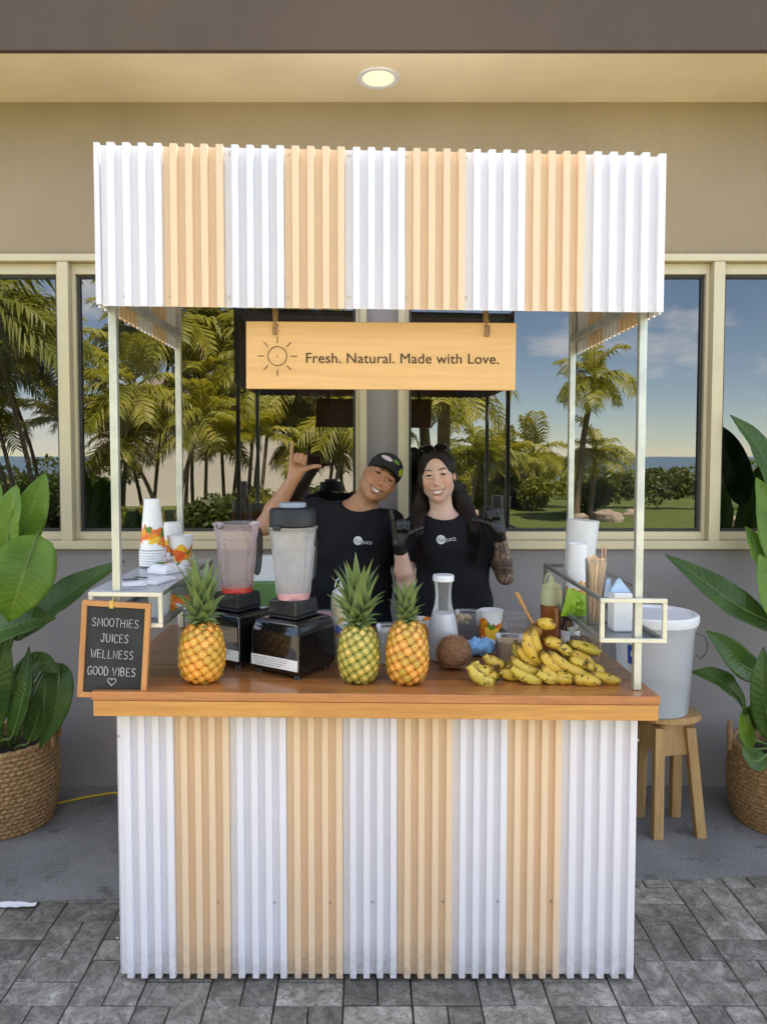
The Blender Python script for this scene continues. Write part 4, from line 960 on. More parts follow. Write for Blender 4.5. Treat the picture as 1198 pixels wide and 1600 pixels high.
st2 = thing('cup_stack', 'shorter stack of printed paper cups half hidden behind the tall stack', 'cup stack', (q.x - 0.005, q.y + 0.10, LT(q.x)), (0, 0, 2))
MB().lathe([(0.046, 0.03), (0.048, 0.033), (0.036, 0.15)], 36, cap0=False).build('cup', M_cup, st2, smooth=40)
for k in range(3): MB().lathe([(0.0445, 0), (0.0485, 0.0005), (0.049, 0.004), (0.0485, 0.0075), (0.045, 0.009)], 36, (0, 0, 0.002 + k * 0.0098)).build('cup_rim', M_paper, st2, smooth=60)
q = PZ(281, 884, LT(-.7)); cup('paper_cup', 'short printed paper cup standing at the back corner of the left shelf', (q.x + 0.0, q.y + 0.02, LT(q.x)), 0.115, 0.034, 0.049, M_cup, rot=2.6)
# folded napkin packets
def sheetpack(name, label, px, py, w, d, h, rz, mat, lines, cat='napkins', z=None, yo=0.0):
    q = PZ(px, py, LT(-.75) if z is None else z); g = thing(name, label, cat, (q.x, q.y + yo, (LT(q.x) if z is None else z)), (0, 0, rz))
    nx, ny_ = 10, 8; vs = []; fs = []
    for j in range(ny_ + 1):
        for i in range(nx + 1):
            x = -w / 2 + w * i / nx; y = -d / 2 + d * j / ny_; vs.append((x, y, h * (0.75 + 0.5 * mnoise.noise((x * 22, y * 22, px))) * (0.55 if i in (0, nx) or j in (0, ny_) else 1)))
    n1 = len(vs)
    for j in range(ny_):
        for i in range(nx): a = j * (nx + 1) + i; fs.append((a, a + 1, a + nx + 2, a + nx + 1))
    rim = [i for i in range(nx + 1)] + [j * (nx + 1) + nx for j in range(1, ny_ + 1)] + [ny_ * (nx + 1) + i for i in range(nx - 1, -1, -1)] + [j * (nx + 1) for j in range(ny_ - 1, 0, -1)]
    for i in rim: vs.append((vs[i][0], vs[i][1], 0.0))
    for k in range(len(rim)): k2 = (k + 1) % len(rim); fs.append((rim[k], n1 + k, n1 + k2, rim[k2]))
    MB().add(vs, fs).build('packet', mat, g, smooth=35)
    for (x, y, ww, dd, mt) in lines: MB().box(x, x + ww, y, y + dd, h * 1.0 + 0.001, h * 1.0 + 0.004).build('printed_patch', mt, g)
    return g
M_grn = pm('print_green', (0.08, 0.25, 0.04), 0.5); M_org = pm('print_orange', (0.75, 0.2, 0.02), 0.5); M_drk = pm('print_dark', (0.05, 0.05, 0.06), 0.5)
sheetpack('napkin_packet', 'white napkin packet with dark print at the front of the left shelf', 207, 912, 0.10, 0.10, 0.012, 0.2, M_paper, [(-0.03, -0.01, 0.05, 0.014, M_drk)])
sheetpack('napkin_packet', 'crumpled white napkin packet on the front right of the left shelf', 240, 908, 0.10, 0.12, 0.016, -0.3, M_paper, [(-0.04, -0.05, 0.045, 0.014, M_drk)])
sheetpack('straw_packet', 'white sachet with a green and orange patch beside the cup stack', 262, 893, 0.09, 0.11, 0.03, -0.5, M_paper, [(-0.035, -0.03, 0.03, 0.03, M_grn), (-0.025, -0.005, 0.02, 0.02, M_org)])
q = P(247, 958, 2.5); cup('paper_cup', 'plain white paper cup on the lower tray of the left shelf', (q.x, 2.52, LSB - kz(LSB) * q.x), 0.085, 0.03, 0.038, M_paper)
sheetpack('snack_pouch', 'small colourful snack pouch on the lower tray of the left shelf', 268, 960, 0.08, 0.10, 0.05, 0.4, M_cup, [], 'pouch', LSB - kz(LSB) * -.66, 0.12)

# ---- bottles, jars, containers
def squeeze(px, py, r, H, mat, label, capmat, filled=None, lab=None):
    q = onc(px, py); g = thing('squeeze_bottle', label, 'squeeze bottle', (q.x, q.y + r, ctop(q.x)))
    MB().lathe([(r * .94, 0.0), (r, 0.006), (r, H * 0.93), (r * .93, H)], 36).build('body', mat, g, smooth=50)
    MB().lathe([(r * .9, H + 0.0005), (r * .9, H + 0.016), (r * .55, H + 0.026), (r * .30, H + 0.032), (r * .2, H + 0.055)], 30).build('nozzle', capmat, g, smooth=50)
    MB().tube([(r * 0.15 - r * 0.55 * (1 - math.cos(u)) * 0.7, 0, H + 0.030 + 0.032 * math.sin(u)) for u in np.linspace(0.2, math.pi, 12)], 0.0028, 6).build('cap_strap', capmat, g, smooth=80)
    if lab:
        lm, z0, z1, a0, a1 = lab; n = 14; vs = []; 
        for z in (z0, z1):
            for k in range(n + 1): a = a0 + (a1 - a0) * k / n; vs.append(((r + 0.0008) * math.cos(a), (r + 0.0008) * math.sin(a), z))
        MB().add(vs, [(k, k + 1, n + 2 + k, n + 1 + k) for k in range(n)]).build('label_wrap', lm, g, smooth=80)
    return g
M_sqz = pm('cream_bottle', (0.72, 0.66, 0.48), 0.35, var=0.04); M_amber = pm('amber_sauce', (0.30, 0.085, 0.018), 0.25, var=0.15, coat=0.4)
M_sqtop = pm('pale_green_plastic', (0.60, 0.62, 0.36), 0.35, var=0.05)
m, t, b = newmat('bottle_label'); v = coords(t); vo = t.nodes.new('ShaderNodeTexVoronoi'); vo.inputs['Scale'].default_value = 45; t.links.new(v, vo.inputs['Vector'])
sc = t.nodes.new('ShaderNodeSeparateColor'); t.links.new(vo.outputs['Color'], sc.inputs[0])
r_ = ramp(t, sc.outputs[0], [(0, (0.75, 0.75, 0.72)), (0.4, (0.12, 0.22, 0.55)), (0.55, (0.75, 0.75, 0.72)), (0.75, (0.75, 0.38, 0.05)), (0.9, (0.15, 0.10, 0.05))]); r_.node.color_ramp.interpolation = 'CONSTANT'
t.links.new(r_, b.inputs['Base Color']); M_blabel = m
squeeze(534, 1037, 0.040, 0.235, M_sqz, 'cream squeeze bottle with blue label behind the green pineapple', M_whitepl, lab=(M_blabel, 0.10, 0.165, -2.9, -0.4))
HB = P(864, 921, onc(864, 1012).y + .039).z - ctop(.7)
g = squeeze(864, 1012, 0.041, HB, M_amber, 'amber sauce squeeze bottle with pale green top behind the bananas', M_sqtop, lab=(M_blabel, 0.02, 0.12, -0.75, 0.1))
MB().lathe([(0.0415, HB - 0.058), (0.0417, HB * 0.93), (0.0385, HB + 0.0003)], 36, cap0=False).build('shoulder', M_sqtop, g, smooth=50)
q = onc(894, 1014); jr = thing('sauce_jar', 'dark glass jar with white label beside the amber squeeze bottle', 'jar', (q.x, q.y + 0.035, ctop(q.x)))
MB().lathe([(0.033, 0), (0.036, 0.005), (0.036, 0.085), (0.030, 0.10), (0.030, 0.115)], 32).build('glass', pm('dark_jar', (0.06, 0.022, 0.012), 0.1, coat=0.5), jr, smooth=50)
MB().lathe([(0.0365, 0.02), (0.0365, 0.068)], 32, cap0=False, cap1=False).build('label_band', M_paper, jr, smooth=80)
MB().lathe([(0.033, 0.1155), (0.033, 0.135), (0.031, 0.137)], 32).build('lid', M_lid, jr, smooth=50)
# carafe
q = onc(694, 1036); cf = thing('carafe', 'glass carafe of white milk with a white cap behind the coconut', 'carafe', (q.x, q.y + 0.05, ctop(q.x)))
M_gls = clear('clear_glass', (0.75, 0.76, 0.77), 0.16, 0.04, 1.5, var=0.2); M_milk = pm('milk', (0.74, 0.74, 0.78), 0.3, var=0.04)
cpf = [(0.046, 0.0), (0.053, 0.006), (0.055, 0.05), (0.0545, 0.10), (0.047, 0.15), (0.034, 0.19), (0.0285, 0.225), (0.030, 0.265), (0.0335, 0.285)]
sm = [(p_.x, p_.z) for p_ in bez([(r_, 0, z) for r_, z in cpf], 4)]
MB().lathe(sm, 44, cap1=False).build('glass', M_gls, cf, smooth=80)
MB().lathe([(max(0.002, r_ - 0.003), max(0.003, z)) for r_, z in sm if z < 0.178], 40).build('milk', M_milk, cf, smooth=60)
MB().lathe([(0.034, 0.2855), (0.0385, 0.288), (0.0385, 0.304), (0.036, 0.309), (0.02, 0.310)], 36).build('cap', M_whitepl, cf, smooth=40)
# coconut
m, t, b = newmat('coconut_husk'); v = coords(t, (1, 1, 1)); n = noise_n(t, v, 26, 8, 0.75, 2.5)
t.links.new(ramp(t, n, [(0.3, (0.10, 0.04, 0.018)), (0.55, (0.27, 0.115, 0.05)), (0.72, (0.50, 0.30, 0.17))]), b.inputs['Base Color']); b.inputs['Roughness'].default_value = 0.8; bump(t, b, n, 0.8, 0.004)
q = onc(711, 1050); co = thing('coconut', 'husked brown coconut with stray fibres in front of the carafe', 'coconut', (q.x, q.y + 0.045, ctop(q.x)))
mb = MB().ball((0, 0, 0.056), (0.061, 0.060, 0.057), 32, 22); mb.v = [tuple(Vector((0, 0, 0.056)) + (Vector(a) - Vector((0, 0, 0.056))) * (1 + 0.05 * mnoise.noise(Vector(a) * 22))) for a in mb.v]
mb.build('shell', m, co, smooth=180); fb_ = MB(); rr = random.Random(4)
for k in range(300):
    d = Vector((rr.gauss(0, 1), rr.gauss(0, 1), rr.gauss(0, 1))).normalized(); 
    if d.z < -0.75: continue
    tg = d.cross(Vector((rr.gauss(0, .4), rr.gauss(0, .4), 1))).normalized(); p0 = Vector((0, 0, 0.056)) + d * 0.0600
    fb_.tube([p0, p0 + tg * 0.012 + d * 0.0012, p0 + tg * 0.024 + d * rr.uniform(-.002, .004)], 0.00055, 3)
o = fb_.build('fibres', pm('coir', (0.42, 0.25, 0.13), 0.9, var=0.4, scale=30), co); o['kind'] = 'stuff'
# blue cloth
q = onc(752, 1030); bc = thing('blue_cloth', 'crumpled bright blue cleaning cloth behind the coconut', 'cloth', (q.x, q.y + 0.05, ctop(q.x)))
mb = MB().ball((0, 0, 0.03), (0.060, 0.045, 0.034), 48, 30)
mb.v = [tuple((a[0] * (1 + .25 * mnoise.noise(Vector(a) * 38)), a[1] * (1 + .2 * mnoise.noise(Vector(a) * 30 + Vector((3, 0, 0)))), max(0.001, a[2] + 0.014 * mnoise.noise(Vector(a) * 45 + Vector((0, 9, 0))) + 0.009 * abs(mnoise.noise(Vector(a) * 80 + Vector((7, 0, 0))))))) for a in mb.v]
mb.build('fabric', pm('blue_fabric', (0.22, 0.46, 0.74), 0.8, var=0.12, scale=20, bmp=0.5, bscale=120), bc, smooth=180)
# deli containers
M_deli = clear('deli_plastic', (0.72, 0.72, 0.74), 0.20, 0.1, 1.45, var=0.12)
def deli(px, py, r, H, label, content, lvl, chunks=None, name='deli_container', lid=False):
    q = onc(px, py); g = thing(name, label, 'container', (q.x, q.y + r, ctop(q.x)))
    MB().lathe([(r * .84, 0.0), (r * .86, 0.003), (r * .98, H - 0.008), (r * 1.03, H - 0.007), (r * 1.04, H), (r * 0.98, H)], 40, cap1=False).build('tub', M_deli, g, smooth=40)
    if lid: MB().lathe([(r * 1.06, H - 0.006), (r * 1.06, H + 0.003), (r * .95, H + 0.004), (r * .93, H + 0.001), (0.004, H + 0.001)], 40, cap0=False).build('lid', M_deli, g, smooth=40)
    if content: MB().lathe([(r * .82, 0.003), (r * (.84 + .12 * lvl) - .001, H * lvl)], 36).build('contents', content, g, smooth=50)
    if chunks:
        mt, nn, cs, zz = chunks; rr = random.Random(px); mb = MB()
        for k in range(nn):
            a = rr.uniform(0, 6.28); ra_ = r * .86 * math.sqrt(rr.random()); z_ = zz[0] + (zz[1] - zz[0]) * rr.random()
            if z_ < zz[1] - cs * 1.5: ra_ = r * (.80 + .08 * z_ / H)
            s = MB().ball((0, 0, 0), (cs * rr.uniform(.6, 1.2), cs * rr.uniform(.5, .9), cs * rr.uniform(.4, .8)), 7, 5).xf(Matrix.Translation((ra_ * math.cos(a), ra_ * math.sin(a), z_)) @ Matrix.Rotation(rr.uniform(0, 6), 4, 'Z') @ Matrix.Rotation(rr.uniform(0, 2), 4, 'X'))
            mb.add(s.v, s.f)
        o = mb.build('chunks', mt, g, smooth=60); o['kind'] = 'stuff'
    return g
M_ginger = pm('fruit_pale', (0.62, 0.45, 0.25), 0.6, var=0.2, scale=30); M_dkj = pm('dark_berries', (0.05, 0.028, 0.05), 0.3, var=0.4, scale=40)
M_tanj = pm('tan_juice', (0.56, 0.34, 0.12), 0.3, var=0.06); M_nut = pm('granola', (0.34, 0.16, 0.07), 0.7, var=0.5, scale=70)
deli(733, 1008, 0.050, 0.125, 'clear tub of dark berries and pale fruit behind the blue cloth', M_dkj, 0.5, (M_ginger, 9, 0.017, (0.07, 0.1)))
deli(811, 1003, 0.060, 0.095, 'wide clear lidded tub behind the wooden spoon', M_deli, 0.3, None, lid=True)
deli(800, 1037, 0.050, 0.092, 'clear tub of tan juice tucked behind the banana pile', M_tanj, 0.78)
deli(921, 1040, 0.058, 0.115, 'clear tub of granola at the right end of the banana pile', None, 0, (M_nut, 420, 0.0075, (0.006, 0.085)))
deli(506, 998, 0.046, 0.10, 'small clear tub with pink rim behind the lidded blender', M_pinkj, 0.9)
deli(608, 1040, 0.044, 0.135, 'tall milky tub with pale green lid behind the centre pineapples', pm('milky', (0.70, 0.72, 0.68), 0.4), 0.85)
q = onc(769, 1020); cup('paper_cup', 'tall printed paper cup with orange fruit pattern behind the blue cloth', (q.x, q.y + 0.04, ctop(q.x)), 0.155, 0.034, 0.0445, M_cup2, rot=1.0)
q = onc(654, 1022); cup('paper_cup', 'white printed cup mostly hidden behind the amber pineapple', (q.x, q.y + 0.04, ctop(q.x)), 0.125, 0.034, 0.046, M_cup2, rot=4.0)
q = onc(783, 1020); av = MB().ball((0, 0, 0), (0.028, 0.026, 0.034), 20, 14); av.v = [(x * (1 - 2.5 * z), y * (1 - 2.5 * z), z + 0.034) for x, y, z in av.v]
o = av.build('avocado', pm('avocado_skin', (0.014, 0.022, 0.010), 0.6, bmp=0.4, bscale=90), smooth=180, loc=(q.x, q.y + 0.02, ctop(q.x))); o.scale = (1, 1, 1.35); tag(o, 'small dark green avocado behind the tan juice tub', 'avocado')
# wooden spoon leaning in the lidded tub
A, B = P(806, 925, 2.74), P(838, 985, 2.69); sp_ = thing('wooden_spoon', 'orange wooden spatula handle sticking up behind the bananas', 'spoon', B)
d = (A - B); MB().tube([Vector((0, 0, 0)), d * 0.4, d * 0.8, d * 0.96, d], [0.006, 0.008, 0.011, 0.012, 0.006], 10, flat=0.45).build('handle', wood('spoon_wood', (0.52, 0.20, 0.03), (0.70, 0.32, 0.07), 'z', 0.4), sp_, smooth=60)
MB().ball((0, 0, 0), (0.02, 0.010, 0.03), 12, 8).build('bowl', wood('spoon_wood_b', (0.52, 0.20, 0.03), (0.70, 0.32, 0.07), 'z', 0.4), sp_, smooth=80)
# green crate with white carton behind the blenders
q = onc(398, 1000); gc = MB().box(-0.13, 0.13, -0.05, 0.05, 0, 0.205).build('green_box', pm('green_card', (0.11, 0.24, 0.07), 0.6), bevel=0.004, loc=(q.x, 3.16, ctop(q.x))); tag(gc, 'plain green box standing behind the blenders', 'box')
o = MB().box(-0.06, 0.06, -0.03, 0.03, 0, 0.105).build('white_carton', M_paper, bevel=0.003, loc=(q.x + 0.01, 3.17, ctop(q.x) + 0.206)); tag(o, 'white carton on top of the green box behind the blenders', 'carton')

# ---- right shelf load
RB = lambda x: RSB + 0.0005 - kz(RSB) * x
def ons(px, py): 
    q = PZ(px, py, RB(.85)); return q
q = P(908, 900, 2.98); ws_ = thing('cup_sleeve', 'wrapped stack of white cups leaning on the right shelf', 'cup stack', (X_(902, 2.98), 2.98, RB(.84)), (0, R(4), 0))
Hs = P(905, 812, 2.98).z - RB(.84)
MB().lathe([(0.052, 0.001), (0.055, 0.01), (0.057, Hs * 0.5), (0.0625, Hs - 0.01), (0.0635, Hs)], 36).build('sleeve', clear('cloudy_wrap', (0.86, 0.86, 0.87), 0.8, 0.3), ws_, smooth=60)
MB().lathe([(0.048, 0.004), (0.053, Hs - 0.02)], 36).build('cups', M_paper, ws_, smooth=60)
hc = P(905, 849, 2.84).z - RB(.8)
g = cup('paper_cup', 'upside-down printed paper cup in front of the wrapped cup stack', (X_(904, 2.84), 2.84, RB(.8)), hc, 0.034, 0.044, cup_mat('cup_print_pale', 0.0, 0.12, 3.1), inv=True, rot=0.4)
# glass of wooden stirrers
q = (X_(932, 2.62), 2.62, RB(.8)); gs = thing('stirrer_glass', 'clear glass full of wooden stirrers on the right shelf', 'glass', q)
hg = P(932, 873, 2.62).z - q[2]
MB().lathe([(0.026, 0.0), (0.028, 0.004), (0.036, hg), (0.0345, hg)], 32, cap1=False).build('tumbler', M_gls, gs, smooth=60)
M_stick = wood('stirrer_wood', (0.72, 0.46, 0.24), (0.84, 0.60, 0.36), 'z', 0.7); rr = random.Random(3)
for k in range(15):
    a = rr.uniform(0, 6.28); r_ = 0.020 * math.sqrt(rr.random()); tx, ty = rr.uniform(-.14, .10), rr.uniform(-.12, .12); L = hg * rr.uniform(0.9, 1.06); w = 0.0095 if k % 3 else 0.006
    sh_ = [(-w, 0.006), (w, 0.006), (w, L - w), (w * .7, L - w * .3), (0, L), (-w * .7, L - w * .3), (-w, L - w)]
    MB().prism(sh_, -0.0009, 0.0009).build('stirrer', M_stick, gs, loc=(r_ * math.cos(a), r_ * math.sin(a), 0), rot=(ty, tx, rr.uniform(-.7, .7)))
for k in range(2): MB().tube([(0.018 + .006 * k, 0.008, 0.006), (0.026 + .012 * k, 0.01, hg * 1.18)], 0.0028, 8).build('straw', pm('paper_straw%d' % k, (0.62, 0.34, 0.22), 0.6), gs)
# mask box
q = (X_(972, 2.52), 2.52, RB(.85)); mk = thing('face_mask_box', 'white box holding pale blue folded face masks on the right shelf', 'box', q)
hb = P(972, 910, 2.5).z - q[2]
hb = hb * 0.78
MB().box(-0.031, 0.031, -0.03, 0.04, 0.0, hb).build('carton', M_paper, mk, bevel=0.004)
M_mask = pm('mask_blue', (0.40, 0.56, 0.74), 0.7, var=0.1, scale=30, bmp=0.3, bscale=80)
MB().add([(-0.036, -0.008, hb + .001), (0.030, -0.012, hb + .001), (0.034, 0.012, hb + .001), (-0.034, 0.016, hb + .001), (-0.012, 0.0, hb + 0.046), (-0.004, -0.002, hb + 0.048)],
         [(0, 1, 5, 4), (1, 2, 5), (2, 3, 4, 5), (3, 0, 4), (3, 2, 1, 0)]).build('mask', M_mask, mk, smooth=30)
MB().add([(-0.05, 0.02, hb - 0.02), (-0.02, 0.022, hb - .02), (-0.03, 0.02, hb + 0.045), (-0.042, 0.018, hb + 0.04)], [(0, 1, 2, 3), (3, 2, 1, 0)]).build('mask', M_mask, mk)
q = P(896, 946, 2.74); gp = thing('lime_pouch', 'lime green folded pouch drooping over the right shelf rail', 'pouch', (X_(899, 2.72), 2.72, RB(.75)))
h0 = P(897, 918, 2.72).z - RB(.75)
vs = []; fs = []
for side in (-1, 1):
    for j in range(9):
        for i in range(13):
            u, w_ = i / 12 - 0.5, j / 8; puff = math.sin(math.pi * i / 12) ** 0.6 * math.sin(math.pi * min(1, w_ * 0.9 + 0.06)) ** 0.6
            x = u * (0.092 - 0.02 * w_) + 0.012 * w_; z = 0.002 + (h0 - 0.002) * w_ * (1 - 0.25 * (u + 0.5)) + 0.006 * mnoise.noise((u * 9, w_ * 7, 1))
            vs.append((x, side * 0.022 * puff * (1 + 0.7 * mnoise.noise((u * 11, w_ * 9, side * 4))) - 0.018 * w_ + 0.01, z))
for sd_ in (0, 117):
    for j in range(8):
        for i in range(12): a_ = sd_ + j * 13 + i; q_ = (a_, a_ + 1, a_ + 14, a_ + 13); fs.append(q_ if sd_ == 0 else q_[::-1])
MB().add(vs, fs).build('foil', pm('lime_foil', (0.30, 0.52, 0.04), 0.45, var=0.08), gp, smooth=40)
sheetpack('blue_napkin', 'flat blue napkin under the stirrer glass', 932, 950, 0.09, 0.08, 0.008, 0.1, pm('navy_paper', (0.03, 0.09, 0.28), 0.6), [], 'napkin', RB(.8), 0.02).location.y = 2.60

# ---- stool, bucket, cord, litter
stl = thing('wooden_stool', 'rough wooden stool with splayed legs right of the counter', 'stool', (X_(1048, 3.42), 3.42, 0))
SZ = P(1046, 1118, 3.34).z
ss = MB(); ss.lathe([(0.130, SZ - 0.03), (0.138, SZ - 0.026), (0.138, SZ - 0.004), (0.132, SZ)], 14, wob=lambda a, z: 1 + 0.06 * math.cos(3 * a + 1)); ss.build('seat', M_stool, stl, smooth=30)
aw = 0.098; za, zb_ = SZ - 0.175, SZ - 0.031
for k in range(4):
    MB().add([(-aw, -aw, za), (aw, -aw, za), (aw * .86, -aw * .86, zb_), (-aw * .86, -aw * .86, zb_), (-aw, -aw + .018, za), (aw, -aw + .018, za), (aw * .86, -aw * .86 + .018, zb_), (-aw * .86, -aw * .86 + .018, zb_)],
             [(0, 1, 2, 3), (5, 4, 7, 6), (0, 4, 5, 1), (1, 5, 6, 2), (2, 6, 7, 3), (3, 7, 4, 0)]).build('apron_board', M_stool, stl, rot=(0, 0, R(90 * k + 12)), bevel=0.002)
for (a, sx, sy) in ((-1, -0.070, -0.09), (1, 0.070, -0.08), (1, 0.08, 0.08), (-1, -0.075, 0.08)):
    tp = Vector((sx, sy, SZ - 0.05)); bt = Vector((sx * (1.75 if sx > 0 and sy < 0 else 1.1), sy * (1.2 if sy < 0 else 1.3), 0.0))
    w = 0.022; vs = []
    for p_ in (bt, tp): vs += [(p_.x - w, p_.y - w, p_.z), (p_.x + w, p_.y - w, p_.z), (p_.x + w, p_.y + w, p_.z), (p_.x - w, p_.y + w, p_.z)]
    MB().add(vs, [(3, 2, 1, 0), (4, 5, 6, 7), (0, 1, 5, 4), (1, 2, 6, 5), (2, 3, 7, 6), (3, 0, 4, 7)]).build('leg', M_stool, stl, bevel=0.004)
bk = thing('plastic_bucket', 'translucent white lidded bucket of water standing on the stool', 'bucket', (X_(1026, 3.43), 3.43, SZ + 0.001))
bh = P(1026, 972, 3.29).z - SZ
M_buck = clear('bucket_plastic', (0.90, 0.92, 0.94), 0.40, 0.3, 1.4, tint=(0.95, 0.97, 1.0)); M_water = clear('bucket_water', (0.22, 0.28, 0.33), 0.75, 0.05, 1.33)
MB().lathe([(0.145, 0.0), (0.150, 0.005), (0.172, bh - 0.05), (0.178, bh - 0.048), (0.178, bh - 0.02), (0.175, bh)], 48, cap1=False).build('tub', M_buck, bk, smooth=40)
MB().lathe([(0.140, 0.004), (0.148, 0.10)], 44).build('water', M_water, bk, smooth=60)
MB().lathe([(0.186, bh - 0.028), (0.190, bh - 0.012), (0.190, bh + 0.010), (0.183, bh + 0.016), (0.170, bh + 0.014), (0.165, bh + 0.004), (0.004, bh + 0.004)], 48, cap0=False).build('lid', M_whitepl, bk, smooth=40)
hn = [(0.176 * math.cos(R(-20)), 0.176 * math.sin(R(-20)), bh - 0.07), (0.205, -0.07, bh - 0.09), (0.215, -0.06, bh - 0.15), (0.190, -0.055, bh - 0.185), (0.172, -0.055, bh - 0.17)]
MB().tube(bez(hn, 6), 0.003, 6).build('bail_handle', pm('wire', (0.12, 0.12, 0.13), 0.4, 0.6), bk, smooth=80)
n = 8; vs = []
for z in (bh - 0.20, bh - 0.115):
    for k in range(n + 1): a = R(-152 + 24 * k / n); rr_ = 0.1745 - 0.02 * (bh - z) / bh; vs.append((rr_ * math.cos(a), rr_ * math.sin(a), z))
stk = MB().add(vs, [(k, k + 1, n + 2 + k, n + 1 + k) for k in range(n)]).build('sticker', pm('sticker_blue', (0.02, 0.08, 0.42), 0.4), bk)
vs = []
for z in (bh - 0.165, bh - 0.14):
    for k in range(n + 1): a = R(-146 + 12 * k / n); rr_ = 0.1755 - 0.02 * (bh - z) / bh; vs.append((rr_ * math.cos(a), rr_ * math.sin(a), z))
MB().add(vs, [(k, k + 1, n + 2 + k, n + 1 + k) for k in range(n)]).build('sticker_mark', M_whitepl, stk)
pts = bez([PZ(60, 1262, 0.006), PZ(105, 1252, 0.006), PZ(150, 1243, 0.006), PZ(200, 1240, 0.006), PZ(300, 1262, 0.006), PZ(460, 1240, 0.006)], 8)
o = MB().tube(pts, 0.0055, 8).build('extension_cord', pm('yellow_cable', (0.62, 0.42, 0.02), 0.5), smooth=80); tag(o, 'yellow extension cord lying on the concrete behind the stand', 'cord')
q = PZ(20, 1414, 0.003); mb = MB(); vs = []; fs = []
for j in range(5):
    for i in range(9): vs.append((q.x + (i - 4) * 0.022, q.y + (j - 2) * 0.010 * (1 - .15 * abs(i - 4)), 0.004 + 0.010 * max(0, mnoise.noise((i * .9, j * .9, 2)))))
for j in range(4):
    for i in range(8): a = j * 9 + i; fs.append((a, a + 1, a + 10, a + 9))
o = mb.add(vs, fs).build('paper_scrap', M_paper, smooth=40); tag(o, 'torn white paper scrap on the pavers at far left', 'paper scrap')

# ---- basket plants
m, t, b = newmat('seagrass_weave'); tcn = t.nodes.new('ShaderNodeTexCoord'); v = coords(t)
n1 = noise_n(t, v, 60, 4, 0.6); t.links.new(ramp(t, n1, [(0.3, (0.20, 0.105, 0.045)), (0.6, (0.42, 0.26, 0.12)), (0.8, (0.55, 0.37, 0.19))]), b.inputs['Base Color']); b.inputs['Roughness'].default_value = 0.8; bump(t, b, n1, 0.5, 0.002); M_weave = m
def leaf_blade(path, W, up, wave=0.0, fold=0.35, seed=0, taper=1.0):
    pts = bez(path, 6); n = len(pts) - 1; vs = []; fs = []; up = Vector(up); K = 10; ts = []
    for k, p_ in enumerate(pts):
        u = k / n; t_ = (pts[min(n, k + 1)] - pts[max(0, k - 1)]).normalized(); side = t_.cross(up).normalized(); nn = side.cross(t_)
        w = W * (math.sin(math.pi * min(1, (u * 0.97 + 0.03)) ** (0.75 * taper)) ** 0.85) if 0 < u < 1 else 0.001
        for i in range(K + 1):
            s = -1 + 2 * i / K
            off = fold * w * abs(s) ** 1.25 + wave * w * math.sin(u * 21 + s * 2 + seed) * abs(s) ** 2 + 0.02 * w * math.sin(u * 60)
            vs.append(p_ + side * s * w + nn * off); ts.append(abs(s))
    for k in range(n):
        for i in range(K): a = k * (K + 1) + i; fs.append((a, a + 1, a + K + 2, a + K + 1))
    return MB().add(vs, fs), ts, pts
def set_w(me, n, K=10):
    a = me.attributes.new('w', 'FLOAT', 'POINT'); a.data.foreach_set('value', [k / n for k in range(n + 1) for _ in range(K + 1)])
def plant_leaf_mat(name, c1, c2, vein):
    m, t, b = newmat(name); at_ = t.nodes.new('ShaderNodeAttribute'); at_.attribute_name = 't'; v = coords(t)
    col = ramp(t, noise_n(t, v, 7, 4), [(0.3, c1), (0.7, c2)])
    col = mixc(t, ramp(t, at_.outputs['Fac'], [(0.0, 1.0), (0.055, 0.0)]), col, vein)
    aw = t.nodes.new('ShaderNodeAttribute'); aw.attribute_name = 'w'
    ve = mth(t, 'SINE', mth(t, 'ADD', mth(t, 'MULTIPLY', aw.outputs['Fac'], 95.0), mth(t, 'ADD', mth(t, 'MULTIPLY', at_.outputs['Fac'], -9.0), mth(t, 'MULTIPLY', noise_n(t, v, 5, 3), 7.0))))
    col = mixc(t, ramp(t, ve, [(0.0, 0.0), (0.8, 0.0), (1.0, 0.2)]), col, [c * 1.5 for c in c2])
    sp = ramp(t, noise_n(t, v, 26, 5, 0.7, 0.6), [(0.68, 0.0), (0.73, 0.8)]); col = mixc(t, sp, col, (0.16, 0.10, 0.035))
    col = mixc(t, ramp(t, mth(t, 'ADD', at_.outputs['Fac'], mth(t, 'MULTIPLY', noise_n(t, v, 12, 3), 0.3)), [(1.13, 0.0), (1.2, 0.7)]), col, (0.22, 0.14, 0.05))
    t.links.new(col, b.inputs['Base Color']); t.links.new(ramp(t, noise_n(t, v, 9, 3), [(0.3, 0.28), (0.7, 0.5)]), b.inputs['Roughness'])
    bump(t, b, mth(t, 'ADD', mth(t, 'MULTIPLY', ve, 0.25), noise_n(t, v, 18, 3)), 0.4, 0.006)
    tl = t.nodes.new('ShaderNodeBsdfTranslucent'); tl.inputs[0].default_value = c4([x * 1.7 for x in c2]); ms = t.nodes.new('ShaderNodeMixShader'); ms.inputs[0].default_value = 0.38
    t.links.new(b.outputs[0], ms.inputs[1]); t.links.new(tl.outputs[0], ms.inputs[2]); t.links.new(ms.outputs[0], t.nodes['Material Output'].inputs['Surface']); return m
M_lfb = plant_leaf_mat('leaf_bright', (0.095, 0.20, 0.018), (0.19, 0.33, 0.03), (0.27, 0.36, 0.08))
M_lfd = plant_leaf_mat('leaf_dark', (0.030, 0.085, 0.014), (0.075, 0.16, 0.022), (0.13, 0.22, 0.05))
M_pst = pm('plant_stalk', (0.10, 0.17, 0.04), 0.45, var=0.2); M_soil = pm('potting_soil', (0.035, 0.024, 0.017), 0.95, bmp=0.8, bscale=40)
